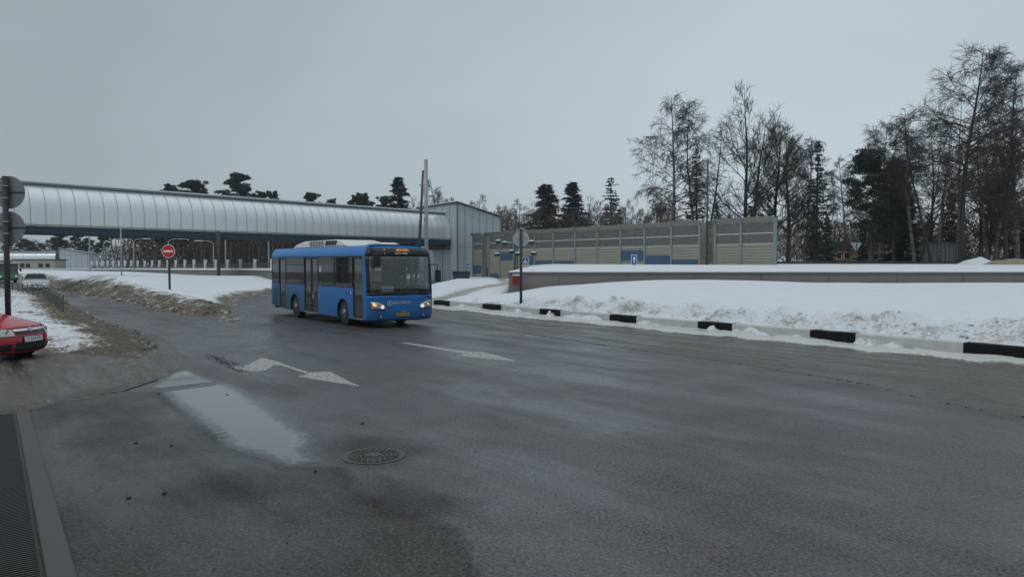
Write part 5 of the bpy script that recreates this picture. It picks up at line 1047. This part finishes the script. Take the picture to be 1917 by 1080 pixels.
def spruce(h, spread, seed, dens=1., start=.08, droop=.35, card=.34, name='spruce_tree', gap=0.):
    rng = np.random.default_rng(seed); root = bpy.data.objects.new(name, None); C.objects.link(root); T = [((0, 0, -.3), (0, 0, h*.5), h*.013, h*.008), ((0, 0, h*.5), (0, 0, h), h*.008, .015)]; B = []; P = []; D = []; Ls = []
    nt = int(h*2.3)
    for i in range(nt):
        u = (i+rng.random()*.5)/nt; z = h*(start+(1-start)*u); rad = spread*(1-u)**.85*rng.uniform(.6, 1.12)+.12
        for j in range(rng.integers(4, 8)):
            if rng.random() < gap: continue
            a = rng.uniform(0, 6.28); L_ = rad*rng.uniform(.7, 1.1); d = unit(np.array([math.cos(a), math.sin(a), -.05-droop*(1-u)])); p = np.array([0, 0, z]); e = p+d*L_+np.array([0, 0, .12*L_]); B.append((p, e, .03*(1-u)+.012, .008)); n_ = int((7+L_*9)*dens)
            t = rng.uniform(.12, 1, n_); q = p+(e-p)*t[:, None]; q = q+rng.normal(size=(n_, 3))*np.array([.09, .09, .05])*L_**.5; dd = d*.7+rng.normal(size=(n_, 3))*.45+np.array([0, 0, -.45]); dd /= np.linalg.norm(dd, axis=1, keepdims=True); P.append(q); D.append(dd); Ls.append(rng.uniform(.6, 1.3, n_)*card)
    prisms('trunk', T, m_bark, 7, root); cr_ = prisms('branches', B, m_bark, 3, root); P = np.concatenate(P); Ls = np.concatenate(Ls); cards('crown', P, np.concatenate(D), Ls, Ls*.45, m_spruce, root, rng); return root
def pine(h, spread, seed, start=.62, clumps=26, dens=120, name='pine_tree', card=.30, low=0):
    rng = np.random.default_rng(seed); root = bpy.data.objects.new(name, None); C.objects.link(root); T = []; B = []; P = []; D = []; d = np.array([0, 0, 1.]); p = np.array([0, 0, -.3]); pts = [p]
    for i in range(8): d = unit(d+rng.normal(size=3)*.03); pts.append(pts[-1]+d*h/8)
    sc = h*.96/pts[-1][2]; pts = [q*np.array([1, 1, sc]) for q in pts]
    for i in range(8): T.append((pts[i], pts[i+1], h*.011*(1-i/9), h*.011*(1-(i+1)/9)))
    for c_ in range(clumps):
        u = (c_+rng.random())/clumps; t = (start+(1-start)*u)*8; i = min(7, int(t)); p = pts[i]+(pts[i+1]-pts[i])*(t-i); a = rng.uniform(0, 6.28); L_ = spread*(math.sin(math.pi*(.25+.7*u)))**.7*rng.uniform(.45, 1.1); dd = unit(np.array([math.cos(a), math.sin(a), .25+.5*u])); o_ = []
        bp, _, _ = grow(rng, p, dd, L_, .07*(1-u)+.03, 3, .1, .18, B)
        for e, sz in ((bp[-1], 1.0), (bp[-2]+rng.normal(size=3)*.3, .8), (bp[-1]+rng.normal(size=3)*np.array([.8, .8, .3])*spread/3, .7)):
            n_ = int(dens*sz); g = rng.normal(size=(n_, 3)); g /= np.linalg.norm(g, axis=1, keepdims=True); rad_ = rng.random((n_, 1))**.4; q = e+g*rad_*np.array([.75, .75, .38])*sz*spread/3.2; v = g*.6+rng.normal(size=(n_, 3))*.5+np.array([0, 0, .4]); v /= np.linalg.norm(v, axis=1, keepdims=True); P.append(q); D.append(v)
    for c_ in range(low): z = rng.uniform(.08, start)*h; a = rng.uniform(0, 6.28); B.append((np.array([0, 0, z]), np.array([math.cos(a)*1.2, math.sin(a)*1.2, z-.1]), .03, .01))
    prisms('trunk', T, m_pinebark, 7, root); prisms('branches', B, m_bark, 4, root); P = np.concatenate(P); D = np.concatenate(D); Ls = rng.uniform(.6, 1.3, len(P))*card; cards('crown', P, D, Ls, Ls*.5, m_needle, root, rng); return root
protos = {}
used = set()
def put(key, px, py, Y, label, group=None, gz=0.3, rot=None, wide=1., cat='tree', rr=random.Random(77)):
    src, bh = protos[key]; hgt = H-gz+ (AT(px, py, Y).z-H); s = hgt/bh
    if key in used:
        o = src.copy(); C.objects.link(o)
        for ch in list(src.children): c = ch.copy(); C.objects.link(c); c.parent = o
    else: o = src; used.add(key)
    b = AT(px, 492, Y); o.location = (b.x, Y, gz); o.scale = (s*wide, s*wide, s); o.rotation_euler = (0, 0, rr.uniform(0, 6.28) if rot is None else rot); return tag(o, label, cat, group)
protos['birch_a'] = (bare(18, 4.3, 1, m_birch, m_twig, .45, .28, 46, sub=10, tw=13, tr=.014, name='birch_tree'), 18)
protos['birch_b'] = (bare(18, 3.4, 2, m_birch, m_twig, .45, .38, 40, lean=.12, forks=1, sub=10, tw=13, tr=.014, name='birch_tree'), 18)
protos['birch_c'] = (bare(18, 3.8, 12, m_birch, m_twig, .45, .32, 48, forks=2, sub=8, tw=7, tr=.014, name='birch_tree'), 18)
protos['linden'] = (bare(18, 5.6, 3, m_bark, m_twig, 0, .14, 52, forks=2, up=1.0, r0=.34, sub=9, tw=8, tr=.0155, name='linden_tree'), 18)
protos['maple'] = (bare(16, 4.6, 4, m_bark, m_twig, 0, .2, 44, forks=1, lean=.1, up=1.1, r0=.26, sub=10, tw=13, tr=.014, name='bare_tree'), 16)
protos['big_birch'] = (bare(23, 6.4, 5, m_bark, m_twig, .32, .30, 58, forks=1, up=.8, r0=.32, sub=12, tw=13, tr=.0155, name='birch_tree'), 23)
protos['slim'] = (bare(17, 2.4, 6, m_bark, m_twig, .3, .45, 24, lean=.14, up=1., r0=.17, sub=6, tw=7, tr=.014, name='bare_tree'), 17)
protos['slim2'] = (bare(17, 2.6, 16, m_birch, m_twig, .6, .4, 24, lean=-.12, up=1., r0=.16, sub=6, tw=7, tr=.014, name='birch_tree'), 17)
protos['far'] = (bare(12, 4.2, 7, m_bark, m_twigr, 0, .12, 26, forks=2, up=1.2, sub=7, tw=7, tr=.022, name='bare_tree'), 12)
protos['far2'] = (bare(12, 2.8, 8, m_bark, m_twigr, .3, .2, 24, up=1.3, sub=7, tw=7, tr=.020, name='bare_tree'), 12)
protos['spruce_open'] = (spruce(16, 3.1, 9, .85, .10, .25, .36, gap=.12), 16)
protos['spruce_dense'] = (spruce(16, 4.6, 10, 2.2, .04, .3, .55), 16)
protos['spruce_mid'] = (spruce(16, 3.6, 11, 1.3, .06, .3, .45), 16)
protos['pine_a'] = (pine(18, 3.0, 13, .60, 30, 210), 18); protos['pine_b'] = (pine(18, 2.6, 14, .66, 24, 190), 18); protos['pine_full'] = (pine(15, 3.6, 15, .22, 46, 150, low=4), 15)
TZ = 2.0
# right groups
put('birch_a', 1262, 178, 88, 'tall weeping birch at the left end of the right tree group', gz=TZ, rot=1.0); put('birch_c', 1312, 188, 92, 'forked birch between the leftmost birch and the dark linden', gz=TZ, rot=2)
put('spruce_open', 1303, 275, 96, 'dark spruce standing behind the two left birches', gz=TZ); put('spruce_mid', 1340, 380, 98, 'short dark spruce at the foot of the forked birch', gz=TZ)
put('linden', 1397, 170, 85, 'broad dark bare linden with several stems above the barrier', gz=TZ, rot=.6); put('maple', 1452, 240, 87, 'bare tree with upright stem right of the linden', gz=TZ, rot=3.0); put('maple', 1474, 255, 84, 'leaning bare tree just behind the right end of the barrier', gz=TZ, rot=0.1)
put('spruce_open', 1528, 262, 82, 'tall thin spruce with sparse drooping branches right of the barrier', gz=TZ, rot=1); put('birch_b', 1586, 292, 125, 'slender pale birch in the gap between the two tree groups', gz=TZ); put('spruce_mid', 1548, 400, 100, 'small spruce beside the sparse tall spruce', gz=TZ)
put('spruce_mid', 1405, 385, 100, 'low dark spruce behind the foot of the linden', gz=TZ, wide=1.5)
put('pine_full', 1628, 284, 86, 'dark bushy pine at the left of the rightmost tree group', gz=TZ, rot=2.0); put('birch_a', 1648, 232, 100, 'birch rising behind the dark bushy pine', gz=TZ, rot=4.0)
put('pine_full', 1672, 305, 88, 'second dark pine right of the bushy pine', gz=TZ, rot=4.0, wide=.9); put('spruce_dense', 1690, 330, 92, 'dense dark spruce reaching the ground beside the pines', gz=TZ)
put('birch_b', 1712, 215, 84, 'birch leaning over the dark pines', gz=TZ, rot=3.3); put('slim', 1745, 205, 80, 'leaning dark stem left of the tallest birch', gz=TZ, rot=3.2); put('slim2', 1760, 230, 82, 'slim stem close to the leaning dark stem', gz=TZ, rot=.3)
put('big_birch', 1800, 97, 76, 'tallest tree of all, a broad birch near the right edge', gz=TZ, rot=.8); put('slim', 1722, 260, 86, 'thin stem standing against the grey shed', gz=TZ, rot=.4); put('birch_c', 1858, 175, 84, 'forked birch just right of the tallest tree', gz=TZ, rot=1.3)
put('birch_a', 1905, 130, 82, 'pale birch at the right picture edge', gz=TZ, rot=2.6); put('slim', 1832, 250, 80, 'dark stem leaning between the tallest tree and the right edge', gz=TZ, rot=0.5); put('maple', 1885, 240, 78, 'bare tree with crooked stem near the right edge', gz=TZ, rot=2.0)
put('pine_full', 1868, 330, 96, 'dark pine behind the forked birch at the right', gz=TZ, rot=1); put('spruce_mid', 1780, 360, 104, 'dark spruce behind the tallest tree', gz=TZ, wide=1.3); put('spruce_dense', 1930, 350, 96, 'dense spruce cut by the right picture edge', gz=TZ, wide=1.3)
put('slim2', 1790, 180, 90, 'pale stem behind the tallest tree', gz=TZ, rot=2); put('slim2', 1690, 240, 95, 'pale thin stem behind the two pines', gz=TZ, rot=1.2)
put('birch_a', 1505, 262, 96, 'bare tree behind the sparse tall spruce', gz=TZ, rot=5.0); put('linden', 1750, 245, 96, 'broad bare crown behind the leaning stems', gz=TZ, rot=1.0); put('linden', 1845, 230, 98, 'broad bare crown between the tallest tree and the edge', gz=TZ, rot=4.4); put('birch_c', 1680, 222, 92, 'forked birch over the two dark pines', gz=TZ, rot=.3)
rr = random.Random(12)
for i in range(16):
    px = rr.uniform(1455, 1925); put(rr.choice(['slim', 'slim2', 'far2', 'spruce_mid']), px, rr.uniform(345, 430), rr.uniform(100, 130), 'thin young tree among the undergrowth behind the right trees', 'young trees behind the right group', gz=TZ)
# middle distance, above the barrier
put('spruce_dense', 1022, 344, 150, 'wide dark spruce above the barrier, left one of the pair', gz=0, wide=1.75); put('spruce_dense', 1071, 340, 155, 'dark pointed spruce right of the wide dark spruce', gz=0, rot=2, wide=1.45); put('spruce_open', 1143, 331, 150, 'sparse pointed larch standing alone above the barrier', gz=0, wide=1.5)
put('spruce_dense', 747, 330, 150, 'dark spruce above the footbridge left of the tall poles', gz=0, rot=1, wide=1.2); put('far', 758, 375, 148, 'low bare tree beside the spruce above the footbridge', gz=0)
rr = random.Random(3)
ORD = 'first second third fourth fifth sixth seventh eighth ninth tenth eleventh twelfth thirteenth'.split()
for i in range(12): put('far' if i % 2 else 'far2', 922+i*7+rr.uniform(-4, 4), rr.uniform(372, 400), rr.uniform(120, 150), ORD[i]+' from the left of the reddish bare trees beside the clad building', 'reddish bare trees', gz=0)
for i in range(30): put(rr.choice(['far', 'far2']), 1050+i*7.5+rr.uniform(-5, 5), rr.uniform(372, 402), rr.uniform(130, 175), 'bare grey tree in the row above the noise barrier', 'bare trees above the barrier', gz=0)
for i in range(26): put(rr.choice(['far', 'far2']), 1285+i*14+rr.uniform(-8, 8), rr.uniform(385, 425), rr.uniform(140, 185), 'bare grey tree low behind the right groups', 'bare trees behind the right groups', gz=0)
for i, (px, py) in enumerate(((808, 355), (822, 338), (838, 362), (850, 372), (868, 378), (893, 367))): put('far2', px, py, 165, ORD[i]+' from the left of the faint bare trees behind the clad building roof', 'bare trees behind the clad building', gz=0)
# pines showing over the footbridge and the pine wood below it
for px, py, k, w, lab in ((432, 327, 'pine_a', 1.5, 'tallest pine crown above the footbridge'), (382, 340, 'pine_a', 1.4, 'wide pine crown left of the tallest crown above the footbridge'), (307, 347, 'pine_b', 1.1, 'lone small pine crown far left above the footbridge'), (484, 361, 'pine_b', 1.2, 'low pine crown right of the tallest crown'), (520, 360, 'pine_b', 1.1, 'pine crown just above the middle of the footbridge'), (585, 363, 'pine_a', 1.2, 'flat pine crown above the footbridge over the bus rear'),
    (632, 374, 'pine_b', 1.0, 'barely visible pine crown above the bus roof unit'), (657, 367, 'pine_b', 1.1, 'round pine crown, first of three above the bus'), (687, 364, 'pine_b', 1.2, 'round pine crown, second of three above the bus'), (717, 367, 'pine_a', 1.1, 'round pine crown, third of three beside the spruce')):
    put(k, px, py, 170, lab, gz=0, wide=w*.8)
rr = random.Random(8)
for i in range(44): px = 198+i*8.2+rr.uniform(-3, 3); put('pine_a' if i % 3 else 'pine_b', px, rr.uniform(388, 412), rr.uniform(140, 185), 'straight pine trunk in the dark wood under the footbridge', 'pines in the dark wood', gz=0, wide=rr.uniform(.8, 1.1))
for i, (px, py) in enumerate(((8, 458), (20, 452), (42, 447), (62, 452), (80, 456), (100, 445), (112, 452), (122, 437), (136, 440), (150, 452), (168, 446), (180, 455), (192, 440))): put('pine_a' if px % 4 else 'pine_b', px, py, 255, ORD[i]+' from the left of the hazy distant pines behind the far building', 'distant pines at the left', gz=0, wide=1.5)
# uncountable masses: undergrowth and wood interior
def mass(name, boxes, mat, n, ln, wd, seed, label):
    rng = np.random.default_rng(seed); P = []
    for (x0, x1, y0, y1, z0, z1, share) in boxes:
        k = int(n*share); X = rng.uniform(x0, x1, k); Y = rng.uniform(y0, y1, k); top = z0+(z1-z0)*(.55+.45*np.array(vnoise(X*.16, Y*.05, seed))); Z = z0+(top-z0)*rng.random(k)**.85; P.append(np.stack([X, Y, Z], 1))
    P = np.concatenate(P); D = rng.normal(size=P.shape)*np.array([.6, .6, 1.0]); D /= np.linalg.norm(D, axis=1, keepdims=True); L_ = rng.uniform(.5, 1.5, len(P))*ln; o = cards(name, P, D, L_, np.full(len(P), wd)*rng.uniform(.5, 1.5, len(P)), mat, None, rng); tag(o, label, 'woodland', kind='stuff')
m_wood = M('wood_interior', (.040, .032, .028), .95, var=.5, vs=.25)
mass('pine_wood', [(-103, -32, 188, 225, 0, 18, 1.)], m_wood, 60000, .9, .26, 1, 'dark interior of the pine wood under the footbridge')
mass('undergrowth', [(36, 110, 108, 150, 1.9, 9, .55), (54, 95, 104, 125, 1.9, 12, .45)], m_wood, 44000, .7, .11, 2, 'tangle of dark undergrowth behind the right trees')
mass('far_wood', [(-210, -95, 270, 320, 0, 12, .6), (-6, 40, 185, 230, 0, 11, .22), (-30, -6, 185, 220, 0, 14, .18)], M('far_twigs', (.05, .045, .045), .95, var=.3, vs=.2), 34000, 1.0, .22, 3, 'faint distant wood along the horizon')
# houses, shed and heaps beyond the right field
def house(px0, px1, yt, Y, col, label, roofcol=(.05, .05, .055), nwin=3):
    a = AT(px0, 492, Y).x; b = AT(px1, 492, Y).x; zt = AT(px0, yt, Y).z; w = b-a; r = empty('house', ((a+b)/2, Y+4, 1.9), 0, label, 'house'); h = zt-1.9; MB().box((0, 0, h*.36), (w, 8, h*.72)).build('wall', M('house_wall', col, .8, var=.15), r)
    MB().ext([(-w/2-.4, h*.7), (w/2+.4, h*.7), (w/2-w*.2, h), (-w/2+w*.2, h)], lambda x, z: (x, -4.4, z), lambda x, z: (x, 4.4, z)).build('roof', M('house_roof', roofcol, .7), r)
    for k in range(nwin): x = -w/2+w*(k+.5)/nwin; f = MB().box((x, -4.02, h*.40), (.9, .08, 1.1)).build('window', m_swh, r); MB().box((x, -4.07, h*.40), (.7, .04, .9)).build('pane', m_black, f)
house(1548, 1592, 452, 112, (.28, .15, .075), 'brown wooden house half hidden behind the undergrowth'); house(1612, 1668, 456, 108, (.26, .21, .09), 'yellow house behind the dark pines'); house(1678, 1706, 462, 112, (.27, .22, .10), 'small yellow house left of the grey shed', nwin=2)
a = AT(1712, 455, 94); b = AT(1806, 455, 94); r = empty('shed', ((a.x+b.x)/2, 98, 1.9), 0, 'grey metal shed behind the leaning stems', 'shed'); w = b.x-a.x
MB().box((0, 0, (a.z-1.9)/2), (w, 7, a.z-1.9)).build('wall', M('shed_grey', (.14, .15, .16), .6, .1, var=.2), r); MB().box((0, 0, a.z-1.9+.1), (w+.5, 7.5, .16)).build('roof', m_dsteel, r); s = MB()
for k in range(1, 12): s.box((-w/2+w*k/12, -3.52, (a.z-1.9)/2), (.05, .04, a.z-1.95))
s.build('seam', m_dsteel, r)
def heap(name, px0, px1, yt, Y, mat, label, cat, seed):
    a = AT(px0, 492, Y).x; b = AT(px1, 492, Y).x; zt = AT(px0, yt, Y).z; V = MB(); hh = zt-1.95
    def f(u, v): x = a+(b-a)*u; e = math.sin(math.pi*min(1, max(0, u)))**.5; yy = math.sin(math.pi*v); n_ = float(vnoise(np.array(x*1.3), np.array(v*7.), seed)); return (x, Y+5*v, 1.93+hh*e*yy*(.7+.45*n_))
    o = V.grid(f, lin(0, 1, 30), lin(0, 1, 12)).build(name, mat, None, True); tag(o, label, cat); return o
heap('sand_heap', 1888, 1990, 482, 62, M('sand', (.26, .215, .15), .9, var=.3, vs=2, bmp=.6), 'yellow sand heap at the right picture edge', 'heap', 4); heap('snow_heap', 1840, 1888, 481, 66, m_psn, 'low snow heap left of the sand heap', 'heap', 6)
o = MB().box((52, 79, 2.12), (50, .2, .55)).build('kerb_rail', m_dsteel); tag(o, 'low dark railing along the far edge of the snow terrace', 'railing')

# pale winter air
hz = MB().box((0, 160, 14), (640, 420, 34)).build('haze', None); tag(hz, kind='stuff'); hm = bpy.data.materials.new('haze'); hm.use_nodes = True; t = hm.node_tree; t.nodes.remove(t.nodes['Principled BSDF'])
pv = t.nodes.new('ShaderNodeVolumePrincipled'); pv.inputs['Color'].default_value = (.86, .93, 1, 1); pv.inputs['Density'].default_value = .00032; pv.inputs['Anisotropy'].default_value = .2; t.links.new(pv.outputs[0], t.nodes['Material Output'].inputs['Volume']); hz.data.materials.append(hm)
